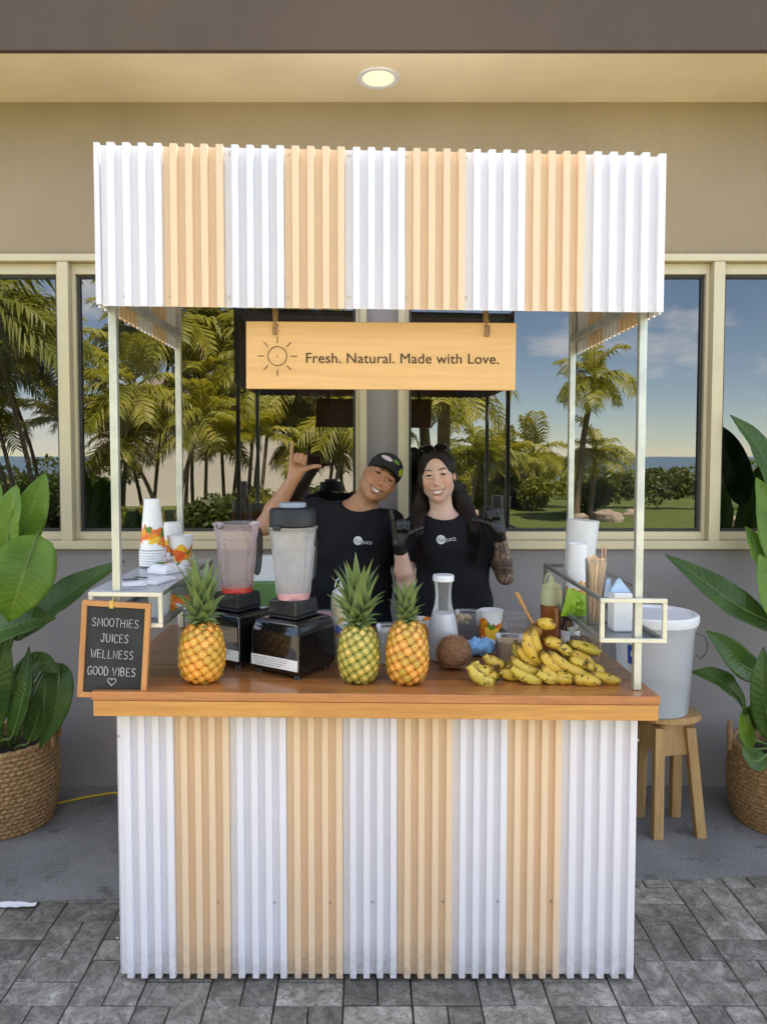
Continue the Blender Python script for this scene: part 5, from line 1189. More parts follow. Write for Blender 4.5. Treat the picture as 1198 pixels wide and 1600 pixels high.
def basket_plant(label, cx, cy, rad, H, leaves, seed, handles):
    g = thing('potted_plant', label, 'potted plant', (cx, cy, 0)); O = Vector((cx, cy, 0))
    bs = MB(); rows = 19
    prof = lambda z: rad * (0.86 + 0.20 * math.sin(math.pi * min(1, 0.12 + z / H * 0.66)))
    bs.lathe([(prof(0) * .9, 0.002)] + [(prof(H * k / 10) - 0.012, H * k / 10) for k in range(1, 11)], 40, cap1=False)
    pot = bs.build('basket', M_weave, g, smooth=60); wv = MB(); nst = 46
    for r_ in range(rows):
        z = 0.012 + (H - 0.016) * r_ / (rows - 1)
        for k in range(nst):
            a0 = 2 * math.pi * (k + 0.5 * (r_ % 2)) / nst; da = 2 * math.pi / nst * 0.62; pr = prof(z)
            wv.tube([((pr + q_[1]) * math.cos(a0 + q_[0] * da), (pr + q_[1]) * math.sin(a0 + q_[0] * da), z + q_[2]) for q_ in ((-1, -0.010, -0.003), (-0.4, 0.003, -0.001), (0.4, 0.003, 0.001), (1, -0.010, 0.003))], [0.008, 0.0115, 0.0115, 0.008], 5)
    o = wv.build('weave', M_weave, pot, smooth=60); o['kind'] = 'stuff'
    pr = prof(H); MB().tube([(pr * math.cos(a), pr * math.sin(a), H + 0.004 + 0.003 * math.sin(a * 30)) for a in np.linspace(0, 2 * math.pi, 90)], 0.013, 6).build('rim', M_weave, pot, smooth=60)
    for a in handles:
        d = Vector((math.cos(a), math.sin(a), 0)); s = Vector((-math.sin(a), math.cos(a), 0))
        hp2 = [d * (pr + 0.012) + s * (0.075 * math.cos(u)) + Vector((0, 0, H - 0.03 + 0.105 * math.sin(u))) for u in np.linspace(0, math.pi, 13)]
        MB().tube(hp2, 0.013, 7).build('handle', M_weave, pot, smooth=60)
    MB().lathe([(pr - 0.03, H - 0.05), (0.01, H - 0.035)], 30, cap0=False).build('soil', M_soil, g, smooth=60)
    rr = random.Random(seed)
    for (path, W, up, bright, fold) in leaves:
        pts = [Vector(q_) - O for q_ in path]
        mb, ts, pp = leaf_blade(pts, W, up, 0.07, fold, rr.uniform(0, 6)); me = mb.mesh('leaf', M_lfb if bright else M_lfd, 180); set_t(me, ts); set_w(me, len(pp) - 1)
        lo = link_mesh('leaf', me, None, g); sd = lo.modifiers.new('thick', 'SOLIDIFY'); sd.thickness = 0.0012
        b0 = pp[0]; root = Vector((rr.uniform(-.07, .07), rr.uniform(-.07, .07), H - 0.045))
        mid = root.lerp(b0, 0.6) + Vector((0, 0, 0.03)) - (pp[1] - pp[0]).normalized() * 0.04
        MB().tube(bez([root, mid, b0, pp[len(pp) // 3], pp[-3]], 6), [0.010 * (1 - 0.85 * k / 24) for k in range(25)], 6).build('stalk', M_pst, lo, smooth=80)
def L(*a): return [P(px, py, Y) for px, py, Y in a]
LP_Y = 3.42
basket_plant('broad-leaved green plant in a woven basket left of the stand', X_(-6, LP_Y + 0.07), LP_Y + 0.07, 0.228, 0.38, [
  (L((20, 880, 3.40), (42, 820, 3.38), (58, 775, 3.38), (72, 738, 3.40)), 0.075, (0.4, -1, 0.2), True, 0.35),
  (L((10, 890, 3.36), (15, 830, 3.34), (22, 780, 3.34), (26, 757, 3.36)), 0.07, (-0.3, -1, 0.2), True, 0.3),
  (L((-20, 880, 3.36), (-24, 820, 3.36), (-12, 772, 3.36), (-6, 745, 3.38)), 0.07, (0.2, -1, 0.2), True, 0.3),
  (L((60, 835, 3.22), (40, 890, 3.14), (26, 930, 3.12), (14, 972, 3.16)), 0.125, (0.35, -1, 0.15), True, 0.22),
  (L((20, 1000, 3.40), (70, 955, 3.42), (130, 912, 3.46), (196, 876, 3.52)), 0.085, (-0.3, -1.0, 0.75), False, 0.25),
  (L((-60, 1000, 3.30), (0, 985, 3.22), (50, 968, 3.20), (88, 966, 3.24)), 0.085, (0.1, -0.8, 0.8), False, 0.25),
  (L((85, 1036, 3.38), (92, 1070, 3.32), (84, 1120, 3.30), (62, 1170, 3.32)), 0.062, (0.5, -1, 0.2), False, 0.35),
  (L((30, 1090, 3.38), (45, 1050, 3.34), (68, 1036, 3.32), (92, 1052, 3.32)), 0.06, (0.1, -1, 0.5), False, 0.3),
  (L((-15, 1150, 3.30), (-8, 1090, 3.24), (2, 1040, 3.22), (12, 990, 3.24)), 0.065, (0.5, -1, 0.1), False, 0.35),
  (L((20, 1150, 3.32), (34, 1100, 3.26), (42, 1060, 3.26), (46, 1010, 3.30)), 0.055, (-0.4, -1, 0.1), False, 0.35),
  (L((45, 1160, 3.36), (60, 1120, 3.32), (68, 1085, 3.30), (70, 1050, 3.32)), 0.05, (0.2, -1, 0.1), False, 0.35),
  (L((-40, 1080, 3.3), (-60, 1000, 3.3), (-90, 930, 3.3), (-120, 880, 3.3)), 0.09, (0.2, -1, 0.3), False, 0.3),
  (L((-50, 930, 3.5), (-80, 860, 3.55), (-100, 800, 3.6), (-110, 740, 3.65)), 0.09, (0.2, -1, 0.3), True, 0.3)], 21, (R(12), R(192)))
basket_plant('tall bird-of-paradise plant in a woven basket right of the stool', X_(1238, LP_Y + 0.07), LP_Y + 0.07, 0.228, 0.35, [
  (L((1215, 985, 3.48), (1150, 945, 3.50), (1095, 905, 3.56), (1038, 866, 3.62)), 0.072, (-0.35, -0.9, 0.75), False, 0.3),
  (L((1190, 1060, 3.38), (1160, 1040, 3.30), (1132, 1010, 3.28), (1102, 985, 3.30)), 0.062, (-0.3, -1, 0.5), False, 0.35),
  (L((1165, 1108, 3.40), (1140, 1075, 3.34), (1110, 1056, 3.34), (1078, 1050, 3.38)), 0.055, (0.1, -0.8, 0.8), False, 0.3),
  (L((1222, 800, 3.70), (1205, 745, 3.73), (1178, 690, 3.75), (1140, 648, 3.76)), 0.075, (0.3, -1, 0.2), False, 0.3),
  (L((1205, 920, 3.56), (1190, 880, 3.62), (1178, 850, 3.66), (1163, 822, 3.68)), 0.075, (0.4, -1, 0.2), True, 0.3),
  (L((1220, 900, 3.56), (1212, 840, 3.62), (1200, 790, 3.66), (1180, 745, 3.70)), 0.085, (-0.2, -1, 0.2), True, 0.3),
  (L((1225, 990, 3.42), (1208, 940, 3.46), (1196, 900, 3.50), (1185, 865, 3.54)), 0.085, (0.2, -1, 0.2), True, 0.3),
  (L((1160, 1150, 3.36), (1172, 1125, 3.30), (1186, 1115, 3.28), (1200, 1122, 3.28)), 0.055, (0.1, -1, 0.4), False, 0.3),
  (L((1210, 1160, 3.30), (1196, 1110, 3.24), (1190, 1060, 3.22), (1192, 1010, 3.24)), 0.062, (-0.3, -1, 0.1), False, 0.35),
  (L((1175, 1170, 3.36), (1164, 1150, 3.30), (1160, 1128, 3.28), (1164, 1100, 3.30)), 0.045, (0.3, -1, 0.2), True, 0.35),
  (L((1195, 1180, 3.22), (1180, 1190, 3.14), (1168, 1180, 3.12), (1158, 1165, 3.13)), 0.04, (0.1, -1, 0.5), False, 0.3),
  (L((1240, 1100, 3.5), (1260, 1000, 3.5), (1290, 900, 3.5), (1330, 840, 3.5)), 0.08, (0, -1, 0.3), False, 0.3),
  (L((1255, 900, 3.6), (1280, 800, 3.6), (1302, 720, 3.65), (1330, 650, 3.7)), 0.085, (0, -1, 0.3), True, 0.3)], 22, (R(155), R(335)))

# ================================================================ PEOPLE (distance fields polygonised with surface nets)
class Field:
    def __init__(s, lo, hi, h):
        s.h = h; s.lo = np.array(lo, float); s.n = np.ceil((np.array(hi) - s.lo) / h).astype(int) + 1
        s.d = np.full(s.n, 0.5, np.float32)
    def block(s, lo, hi):
        a = np.clip(np.floor((np.array(lo) - s.lo) / s.h).astype(int), 0, s.n - 1); b = np.clip(np.ceil((np.array(hi) - s.lo) / s.h).astype(int) + 1, 1, s.n)
        if np.any(b <= a): return None, None
        sl = tuple(slice(int(x), int(y)) for x, y in zip(a, b))
        g = [s.lo[i] + s.h * np.arange(a[i], b[i]) for i in range(3)]
        X = np.stack(np.meshgrid(*g, indexing='ij'), -1).astype(np.float32); return sl, X
    def put(s, sl, d, k, op='add'):
        o = s.d[sl]
        if op == 'sub': d = -d; hh = np.maximum(k - np.abs(o - d), 0) / k if k else 0; s.d[sl] = np.maximum(o, d) + (hh * hh * k * 0.25 if k else 0)
        else: hh = np.maximum(k - np.abs(o - d), 0) / k if k else 0; s.d[sl] = np.minimum(o, d) - (hh * hh * k * 0.25 if k else 0)
    def cone(s, a, b, ra, rb, k=0.01, op='add', cut=None, flat=None):
        a, b = np.array(a, float), np.array(b, float); m = max(ra, rb) + k + 2 * s.h
        sl, X = s.block(np.minimum(a, b) - m, np.maximum(a, b) + m)
        if sl is None: return
        ab = b - a; L2 = max(1e-9, ab @ ab); t = np.clip(((X - a) @ ab) / L2, 0, 1)
        v = X - a - t[..., None] * ab
        if flat is not None: n_, f_ = flat; n_ = np.array(n_) / np.linalg.norm(n_); v = v + (v @ n_)[..., None] * n_ * (f_ - 1)
        d = np.linalg.norm(v, axis=-1) - (ra + (rb - ra) * t)
        if cut is not None: p, n_ = cut; n_ = np.array(n_, float) / np.linalg.norm(n_); d = np.maximum(d, (X - np.array(p)) @ n_)
        s.put(sl, d.astype(np.float32), k, op)
    def ell(s, c, r, Rm=None, k=0.01, op='add'):
        c = np.array(c, float); r = np.array(r, float); m = r.max() + k + 2 * s.h; sl, X = s.block(c - m, c + m)
        if sl is None: return
        q = X - c
        if Rm is not None: q = q @ np.array(Rm)
        k0 = np.linalg.norm(q / r, axis=-1); k1 = np.linalg.norm(q / (r * r), axis=-1)
        s.put(sl, (k0 * (k0 - 1) / np.maximum(k1, 1e-6)).astype(np.float32), k, op)
    def loft(s, zs, xs, ys, As, Bs, k=0.02, off=0.0, wr=None, pw=2.3):
        A = max(As) + k + 0.03; B = max(Bs) + k + 0.03
        sl, X = s.block((min(xs) - A, min(ys) - B, zs[0] - .04), (max(xs) + A, max(ys) + B, zs[-1] + .04))
        z = X[..., 2]; f = lambda v: np.interp(z, zs, v)
        a = f(As) + off; b = f(Bs) + off; x = np.abs(X[..., 0] - f(xs)) / a; y = np.abs(X[..., 1] - f(ys)) / b
        q = (x ** pw + y ** pw) ** (1 / pw); d = (q - 1) * np.minimum(a, b)
        d = np.maximum(d, np.maximum(zs[0] - z, z - zs[-1]))
        if wr is not None: d = d + wr(X)
        s.put(sl, d.astype(np.float32), k)
    def disp(s, fn): s.d += fn
    def mesh(s, name, mats, region=None):
        d = s.d; sg = d < 0
        C = [(i, j, k) for i in (0, 1) for j in (0, 1) for k in (0, 1)]; n = s.n
        sub = lambda A, c: A[c[0]:n[0] - 1 + c[0], c[1]:n[1] - 1 + c[1], c[2]:n[2] - 1 + c[2]]
        cnt = np.zeros(n - 1, np.int8)
        for c in C: cnt += sub(sg, c)
        act = (cnt > 0) & (cnt < 8); ijk = np.argwhere(act); idx = np.full(n - 1, -1, np.int32); idx[act] = np.arange(len(ijk))
        V = np.stack([d[ijk[:, 0] + c[0], ijk[:, 1] + c[1], ijk[:, 2] + c[2]] for c in C], 1); S = V < 0
        pos = np.zeros((len(ijk), 3)); num = np.zeros(len(ijk)); Ca = np.array(C, float)
        for a in range(8):
            for b in range(a + 1, 8):
                if abs(Ca[a] - Ca[b]).sum() != 1: continue
                cr_ = S[:, a] != S[:, b]; t_ = np.where(cr_, V[:, a] / np.where(cr_, V[:, a] - V[:, b], 1), 0)
                pos += cr_[:, None] * (Ca[a] + t_[:, None] * (Ca[b] - Ca[a])); num += cr_
        P_ = s.lo + s.h * (ijk + pos / num[:, None]); Q = []
        for ax in range(3):
            u, w = (ax + 1) % 3, (ax + 2) % 3
            s0 = [slice(1, -1)] * 3; s0[ax] = slice(0, -1); s1 = list(s0); s1[ax] = slice(1, None)
            cr_ = sg[tuple(s0)] != sg[tuple(s1)]; e = np.argwhere(cr_); e[:, u] += 1; e[:, w] += 1
            if len(e) == 0: continue
            inside = sg[e[:, 0], e[:, 1], e[:, 2]]
            def cell(du, dw): q = e.copy(); q[:, u] += du; q[:, w] += dw; return idx[q[:, 0], q[:, 1], q[:, 2]]
            q = np.stack([cell(-1, -1), cell(0, -1), cell(0, 0), cell(-1, 0)], 1); q[~inside] = q[~inside][:, ::-1]; Q.append(q)
        Q = np.concatenate(Q)
        # one light relaxation pass
        for lam in (0.5, -0.3):
            acc = np.zeros_like(P_); c_ = np.zeros(len(P_))
            for a in range(4):
                np.add.at(acc, Q[:, a], P_[Q[:, (a + 1) % 4]] + P_[Q[:, (a + 3) % 4]]); np.add.at(c_, Q[:, a], 2)
            P_ = P_ + lam * (acc / np.maximum(c_, 1)[:, None] - P_)
        me = bpy.data.meshes.new(name); me.vertices.add(len(P_)); me.vertices.foreach_set('co', P_.astype(np.float32).ravel())
        me.loops.add(Q.size); me.loops.foreach_set('vertex_index', Q.astype(np.int32).ravel()); me.polygons.add(len(Q))
        me.polygons.foreach_set('loop_start', np.arange(0, Q.size, 4, dtype=np.int32))
        for m in mats: me.materials.append(m)
        if region is not None: me.polygons.foreach_set('material_index', region(P_[Q].mean(1)).astype(np.int32))
        me.update(calc_edges=True); me.validate(); me.polygons.foreach_set('use_smooth', np.ones(len(Q), bool)); return me
def skin_mat(name, c1, c2, blush):
    m, t, b = newmat(name); v = coords(t, rnd=False)
    col = ramp(t, noise_n(t, v, 14, 4), [(0.3, c1), (0.7, c2)]); col = mixc(t, ramp(t, noise_n(t, v, 7, 2), [(0.45, 0.0), (0.75, 0.45)]), col, blush)
    ab = t.nodes.new('ShaderNodeAttribute'); ab.attribute_name = 'blush'; col = mixc(t, mth(t, 'MULTIPLY', ab.outputs['Fac'], 0.75), col, [blush[0] * 0.98, blush[1] * 0.82, blush[2] * 0.8])
    col = mixc(t, ramp(t, noise_n(t, v, 150, 3), [(0.62, 0.0), (0.72, 0.35)]), col, [c * 0.6 for c in c1])
    t.links.new(col, b.inputs['Base Color']); t.links.new(ramp(t, noise_n(t, v, 60, 3), [(0.3, 0.33), (0.7, 0.5)]), b.inputs['Roughness']); b.inputs['Subsurface Weight'].default_value = 0.2
    b.inputs['Subsurface Radius'].default_value = (0.012, 0.005, 0.003); b.inputs['Subsurface Scale'].default_value = 0.5
    bump(t, b, noise_n(t, v, 220, 3), 0.12, 0.001); return m
M_skm = skin_mat('skin_tan', (0.48, 0.235, 0.13), (0.60, 0.33, 0.20), (0.60, 0.25, 0.15))
M_skw = skin_mat('skin_light', (0.70, 0.43, 0.33), (0.80, 0.55, 0.44), (0.76, 0.38, 0.30))
M_lipm = pm('lip_man', (0.36, 0.15, 0.105), 0.45); M_lipw = pm('lip_woman', (0.50, 0.205, 0.17), 0.4)
m, t, b = newmat('tattooed_skin'); v = coords(t, rnd=False)
vo = t.nodes.new('ShaderNodeTexVoronoi'); vo.feature = 'DISTANCE_TO_EDGE'; vo.inputs['Scale'].default_value = 24
vv = t.nodes.new('ShaderNodeVectorMath'); vv.operation = 'ADD'; sc_ = t.nodes.new('ShaderNodeVectorMath'); sc_.operation = 'SCALE'; sc_.inputs['Scale'].default_value = 0.06
nn_ = t.nodes.new('ShaderNodeTexNoise'); nn_.inputs['Scale'].default_value = 18; t.links.new(v, nn_.inputs['Vector']); t.links.new(nn_.outputs[1], sc_.inputs[0]); t.links.new(v, vv.inputs[0]); t.links.new(sc_.outputs[0], vv.inputs[1]); t.links.new(vv.outputs[0], vo.inputs['Vector'])
ln = ramp(t, vo.outputs['Distance'], [(0.05, 1.0), (0.16, 0.25), (0.4, 0.55)]); sh = ramp(t, noise_n(t, v, 30, 4, 0.6, 1.0), [(0.42, 1.0), (0.62, 0.1)])
t.links.new(mixc(t, mth(t, 'MULTIPLY', mth(t, 'MAXIMUM', ln, sh), 0.86), (0.55, 0.34, 0.24), (0.045, 0.045, 0.05)), b.inputs['Base Color']); b.inputs['Roughness'].default_value = 0.45; M_tat = m
M_shirt = pm('black_cotton', (0.0105, 0.0115, 0.0155), 0.85, var=0.25, scale=6, bmp=0.35, bscale=420, spec=0.25)
M_trous = pm('dark_denim', (0.02, 0.022, 0.03), 0.85, var=0.2); M_shoe = pm('black_shoe', (0.02, 0.02, 0.02), 0.6)
M_glove = pm('black_nitrile', (0.012, 0.012, 0.013), 0.32, var=0.2, bmp=0.3, bscale=90)
m, t, b = newmat('dark_hair'); v = coords(t, (1, 1, 0.12), rnd=False); n = noise_n(t, v, 160, 3)
t.links.new(ramp(t, n, [(0.3, (0.006, 0.0045, 0.004)), (0.7, (0.024, 0.016, 0.012))]), b.inputs['Base Color']); b.inputs['Roughness'].default_value = 0.55; b.inputs['Specular IOR Level'].default_value = 0.25; bump(t, b, n, 0.6, 0.003); M_hair = m
M_eye = pm('eye_white', (0.72, 0.70, 0.68), 0.2, var=0.02); M_iris = pm('iris_brown', (0.03, 0.016, 0.008), 0.1); M_teeth = pm('teeth', (0.86, 0.83, 0.78), 0.25, var=0.02)
M_cap = pm('cap_cloth', (0.016, 0.016, 0.018), 0.8, var=0.2, bmp=0.3, bscale=300)

def rotm(roll, pitch, yaw): return np.array(Matrix.Rotation(R(roll), 3, 'Y') @ Matrix.Rotation(R(pitch), 3, 'X') @ Matrix.Rotation(R(yaw), 3, 'Z'))
def smile(u, w=0.0315, sag=0.0135): return np.array([u * w, 0, sag * (u * u)])
def head(fd, o, Rm, fem, sc=1.0):
    W = lambda p: o + Rm @ (np.array(p, float) * sc)
    E = lambda c, r, k=0.01, op='add': fd.ell(W(c), np.array(r) * sc, Rm, k * sc, op)
    Cn = lambda a, b, ra, rb, k=0.01, op='add': fd.cone(W(a), W(b), ra * sc, rb * sc, k * sc, op)
    E((0, 0.018, 0.034), (0.072, 0.092, 0.084)); E((0, -0.018, -0.03), (0.065, 0.068, 0.080), 0.03)
    jw = 0.047 if fem else 0.053
    Cn((-jw, 0.0, -0.058), (0, -0.058, -0.094), 0.016, 0.018, 0.03); Cn((jw, 0.0, -0.058), (0, -0.058, -0.094), 0.016, 0.018, 0.03)
    E((0, -0.066, -0.100), (0.020, 0.016, 0.016), 0.02)
    for s in (-1, 1):
        E((s * 0.039, -0.058, -0.032), (0.022, 0.020, 0.020), 0.022)                         # smiling cheeks
        E((s * 0.031, -0.092, 0.001), (0.0175, 0.014, 0.0095), 0.018, 'sub')                   # eye sockets
        E((s * 0.076, 0.008, -0.006), (0.007, 0.017, 0.027), 0.008); E((s * 0.085, 0.001, -0.004), (0.005, 0.009, 0.016), 0.005, 'sub')
        Cn((s * 0.012, -0.083, 0.019), (s * 0.044, -0.076, 0.020), 0.008, 0.006, 0.022)       # brow ridge
        Cn((s * 0.017, -0.084, 0.0065), (s * 0.031, -0.0872, 0.0085), 0.0046, 0.0050, 0.005); Cn((s * 0.031, -0.0872, 0.0085), (s * 0.045, -0.078, 0.0040), 0.0050, 0.0045, 0.005)   # upper lid
        Cn((s * 0.018, -0.084, -0.0072), (s * 0.043, -0.080, -0.0068), 0.0056, 0.0052, 0.007)   # lower lid
        E((s * 0.0125, -0.094, -0.043), (0.0085, 0.010, 0.0075), 0.007)                       # nostril wing
        E((s * 0.007, -0.102, -0.049), (0.0035, 0.005, 0.0035), 0.003, 'sub')
    Cn((0, -0.084, 0.014), (0, -0.103, -0.034), 0.0075, 0.0095, 0.012); E((0, -0.105, -0.040), (0.0105, 0.0105, 0.009), 0.007)
    for s in (-1, 1): Cn((s * 0.0185, -0.088, -0.042), (s * 0.040, -0.070, -0.066), 0.0028, 0.0034, 0.007, 'sub')
    E((0, -0.082, -0.068), (0.034, 0.016, 0.022), 0.016)                                         # muzzle
    for k in range(13):                                                                          # open smile
        u = -1 + 2 * k / 12; q = smile(u); hgt = 0.0078 * (1 - abs(u) ** 2.2) + 0.0018
        E((q[0], -0.098 + 0.016 * u * u, -0.0755 + q[2]), (0.0045, 0.016, hgt), 0.003, 'sub')
    for k in range(12):
        for top in (0, 1):
            a = -1 + 2 * k / 12; c = -1 + 2 * (k + 1) / 12; pts = []
            for u in (a, c):
                q = smile(u, 0.033); hgt = 0.0085 * (1 - abs(u) ** 2.2) + 0.001
                pts.append((q[0], -0.0965 + 0.017 * u * u, -0.0755 + q[2] + (hgt if top else -hgt)))
            rr = 0.0024 if top else 0.0034
            Cn(pts[0], pts[1], rr * (1 - .35 * abs(a)), rr * (1 - .35 * abs(c)), 0.004)
    for s in (-1, 1): Cn((s * 0.021, -0.092, -0.046), (s * 0.0415, -0.073, -0.068), 0.0026, 0.0030, 0.005, 'sub')
    E((0, -0.088, -0.0925), (0.014, 0.007, 0.004), 0.006, 'sub')
    if fem: Cn((0, 0.02, -0.06), (0, 0.03, -0.16), 0.042, 0.043, 0.03)
    return W
def lipfn(o, Rm, sc=1.0):
    def f(C):
        q = (C - o) @ Rm / sc; u = np.clip(q[:, 0] / 0.033, -1.08, 1.08); zc = -0.0755 + 0.0135 * u * u; hgt = 0.0085 * np.clip(1 - np.abs(u) ** 2.2, 0, 1) + 0.001
        dz = np.abs(np.abs(q[:, 2] - zc) - hgt); inm = (np.abs(q[:, 2] - zc) < hgt + 0.0040) & (np.abs(q[:, 0]) < 0.0345) & (q[:, 1] < -0.072)
        return inm
    return f
def hand_pts():
    F_ = {}
    F_['metac'] = [((0.016, 0, 0.0), (0.030, 0, 0.086), 0.015, 0.0115), ((0.006, 0, 0.0), (0.010, 0.001, 0.090), 0.016, 0.0115), ((-0.006, 0, 0.0), (-0.010, 0.001, 0.086), 0.016, 0.011), ((-0.015, 0, 0.0), (-0.029, 0, 0.080), 0.015, 0.0105),
                   ((0.012, -0.008, 0.012), (0.042, -0.018, 0.046), 0.019, 0.014)]
    F_['fing'] = []
    for x, z in ((0.030, 0.088), (0.010, 0.093), (-0.010, 0.089)):
        F_['fing'].append([(x, 0.0, z), (x * 0.98, -0.036, z + 0.010), (x * .92, -0.047, z - 0.020), (x * .88, -0.026, z - 0.034)])
    F_['fing'].append([(-0.029, 0, 0.080), (-0.037, -0.002, 0.112), (-0.041, -0.003, 0.132), (-0.043, -0.005, 0.150)])
    F_['fing'].append([(0.040, -0.018, 0.044), (0.066, -0.020, 0.058), (0.088, -0.017, 0.066), (0.104, -0.014, 0.070)])
    return F_
def hand(fd, o, X_ax, Y_ax, Z_ax, extra=0.0, sc=1.0):
    Mx = np.stack([np.array(a, float) / np.linalg.norm(a) for a in (X_ax, Y_ax, Z_ax)], 1); W = lambda p: np.array(o) + Mx @ (np.array(p, float) * sc)
    H_ = hand_pts()
    for a, b, ra, rb in H_['metac']: fd.cone(W(a), W(b), ra * sc + extra, rb * sc + extra, 0.016)
    for i, fg in enumerate(H_['fing']):
        rs = [0.0100, 0.0092, 0.0085, 0.0072] if i < 3 else [0.0090, 0.0082, 0.0074, 0.0064] if i == 3 else [0.0125, 0.0108, 0.0095, 0.0082]
        for k in range(3): fd.cone(W(fg[k]), W(fg[k + 1]), rs[k] * sc + extra, rs[k + 1] * sc + extra, 0.0035 if k else 0.006)
def frame(zdir, palm=(0, -1, 0), thumb_right=True):
    z = np.array(zdir, float); z /= np.linalg.norm(z); y = -np.array(palm, float); y = y - z * (y @ z); y /= np.linalg.norm(y); x = np.cross(y, z)
    if (x[0] > 0) != thumb_right: x = -x
    return x, y, z
def wrinkle(amp, seed, fx=9.0):
    def f(X):
        x, y, z = X[..., 0], X[..., 1], X[..., 2]
        return amp * (np.sin(fx * (x * 1.4 + z * 2.6 + seed) + 2.2 * np.sin(5 * x + 3 * z + seed)) * 0.6 + np.sin(fx * 2.1 * (x * 1.8 - z * 1.5) + seed * 3 + 1.5 * np.sin(7 * z)) * 0.4)
    return f
def make_person(cfg):
    N = lambda p: np.array(p, float)
    o = N(cfg['head']); Rm = rotm(*cfg['rot']); fem = cfg['fem']; nb = N(cfg['neck']); cxs = cfg['cx']; yc = cfg['y']
    dz = EYE - 1.65; lo = N(cfg['lo']) + N((0, 0, dz)); hi = N(cfg['hi']) + N((0, 0, dz))
    cfg['zs'] = [q + dz for q in cfg['zs']]; cfg['szs'] = [q + dz for q in cfg['szs']]
    pr = thing('person', cfg['label'], 'person', (cxs, yc, 0)); inv = Matrix.Translation((-cxs, -yc, 0))
    def child(name, me, parent=pr):
        ob = link_mesh(name, me, None, parent)
        if parent is pr: ob.matrix_parent_inverse = inv
        return ob
    fd = Field(lo, hi, 0.0036)
    zs, As, Bs = cfg['zs'], cfg['A'], cfg['B']; xs = [cxs + q for q in cfg['dx']]; ys = [yc] * len(zs)
    fd.loft(zs, xs, ys, As, Bs, 0.02)
    head(fd, o, Rm, fem)
    ns = o + Rm @ N((0, 0.025, -0.055)); rn = 0.043 if fem else 0.054
    fd.cone(ns, nb + N((0, 0.01, -0.01)), rn, rn * 1.05, 0.03); fd.cone(nb + N((0, 0.01, -0.01)), nb + N((0, 0.01, -0.06)), rn * 1.05, rn * 1.3, 0.04)
    for s in ('L', 'R'):
        S_, E_, W_ = N(cfg['sh' + s]), N(cfg['el' + s]), N(cfg['wr' + s]); q = cfg['arm']
        fd.cone(nb + N((0, 0.015, -0.035)), S_, 0.045 * q, 0.052 * q, 0.05)
        fd.cone(S_, E_, 0.050 * q, 0.040 * q, 0.03); fd.cone(E_, E_ + (W_ - E_) * 0.35, 0.040 * q, 0.042 * q, 0.02); fd.cone(E_ + (W_ - E_) * 0.35, W_, 0.042 * q, 0.0275 * q, 0.02)
        hz = N(cfg['hz' + s]); hand(fd, W_ + hz / np.linalg.norm(hz) * 0.012, *frame(hz, cfg['pm' + s], cfg['tr' + s]), extra=-0.0012 if cfg['glove'] else 0, sc=cfg['hs'])
    lf_ = lipfn(o, Rm)
    def region(C):
        r_ = np.zeros(len(C), int); r_[lf_(C)] = 1
        if cfg.get('tattoo'):
            E_, W_ = N(cfg['elL']), N(cfg['wrL']); ab = W_ - E_; t_ = ((C - E_) @ ab) / (ab @ ab); dist = np.linalg.norm(C - E_ - np.clip(t_, -0.5, 1)[:, None] * ab, axis=1)
            r_[(t_ > -0.45) & (t_ < 0.86) & (dist < 0.075)] = 2
        return r_
    body_me = fd.mesh('body', [M_skw if fem else M_skm, M_lipw if fem else M_lipm, M_tat], region)
    co_ = np.empty(len(body_me.vertices) * 3, np.float32); body_me.vertices.foreach_get('co', co_); ql = (co_.reshape(-1, 3) - o) @ Rm; bl_ = np.zeros(len(ql))
    for c_, r_, w_ in (((-0.042, -0.075, -0.030), 0.024, 1), ((0.042, -0.075, -0.030), 0.024, 1), ((0, -0.108, -0.040), 0.016, 0.8), ((-0.085, 0, 0), 0.03, 0.7), ((0.085, 0, 0), 0.03, 0.7), ((0, -0.075, -0.105), 0.02, 0.4), ((-0.031, -0.088, 0.0), 0.018, 0.55), ((0.031, -0.088, 0.0), 0.018, 0.55)):
        bl_ = np.maximum(bl_, w_ * np.exp(-((ql - np.array(c_)) ** 2).sum(1) / (r_ * r_)))
    body_me.attributes.new('blush', 'FLOAT', 'POINT').data.foreach_set('value', bl_.astype(np.float32))
    body = child('body', body_me)
    # shirt
    sf = Field(lo, hi, 0.0048); wr = wrinkle(0.005, cfg['seed'], 11.0)
    sf.loft(cfg['szs'], [cxs + q for q in cfg['sdx']], [yc] * len(cfg['szs']), cfg['sA'], cfg['sB'], 0.02, wr=wr)
    for s in ('L', 'R'):
        S_, E_ = N(cfg['sh' + s]), N(cfg['el' + s]); u = cfg['sl' + s]; q = cfg['arm']; c_ = S_ + (E_ - S_) * u
        sf.cone(nb + N((0, 0.015, -0.045)), S_, 0.050 * q, 0.060 * q, 0.05)
        sf.cone(S_, S_ + (E_ - S_) * (u + 0.2), 0.061 * q, 0.063 * q, 0.035, cut=(c_, E_ - S_))
    sf.ell(nb + N((0, -0.035, 0.030)), (0.078, 0.085, 0.048), None, 0.006, 'sub'); sf.cone(nb + N((0, 0.012, -0.02)), nb + N((0, 0.012, 0.1)), rn * 1.16, rn * 1.2, 0.004, 'sub')
    sf.disp(0)
    sh_ = child('t_shirt', sf.mesh('t_shirt', [M_shirt]))
    col_pts = []
    # trousers and shoes
    tf = Field((cxs - .3, yc - .25, -0.02), (cxs + .3, yc + .25, 1.1), 0.008)
    tf.loft([0.74, 0.88, 1.04], [cxs] * 3, [yc] * 3, [0.17, 0.168, 0.15], [0.12, 0.12, 0.105], 0.03)
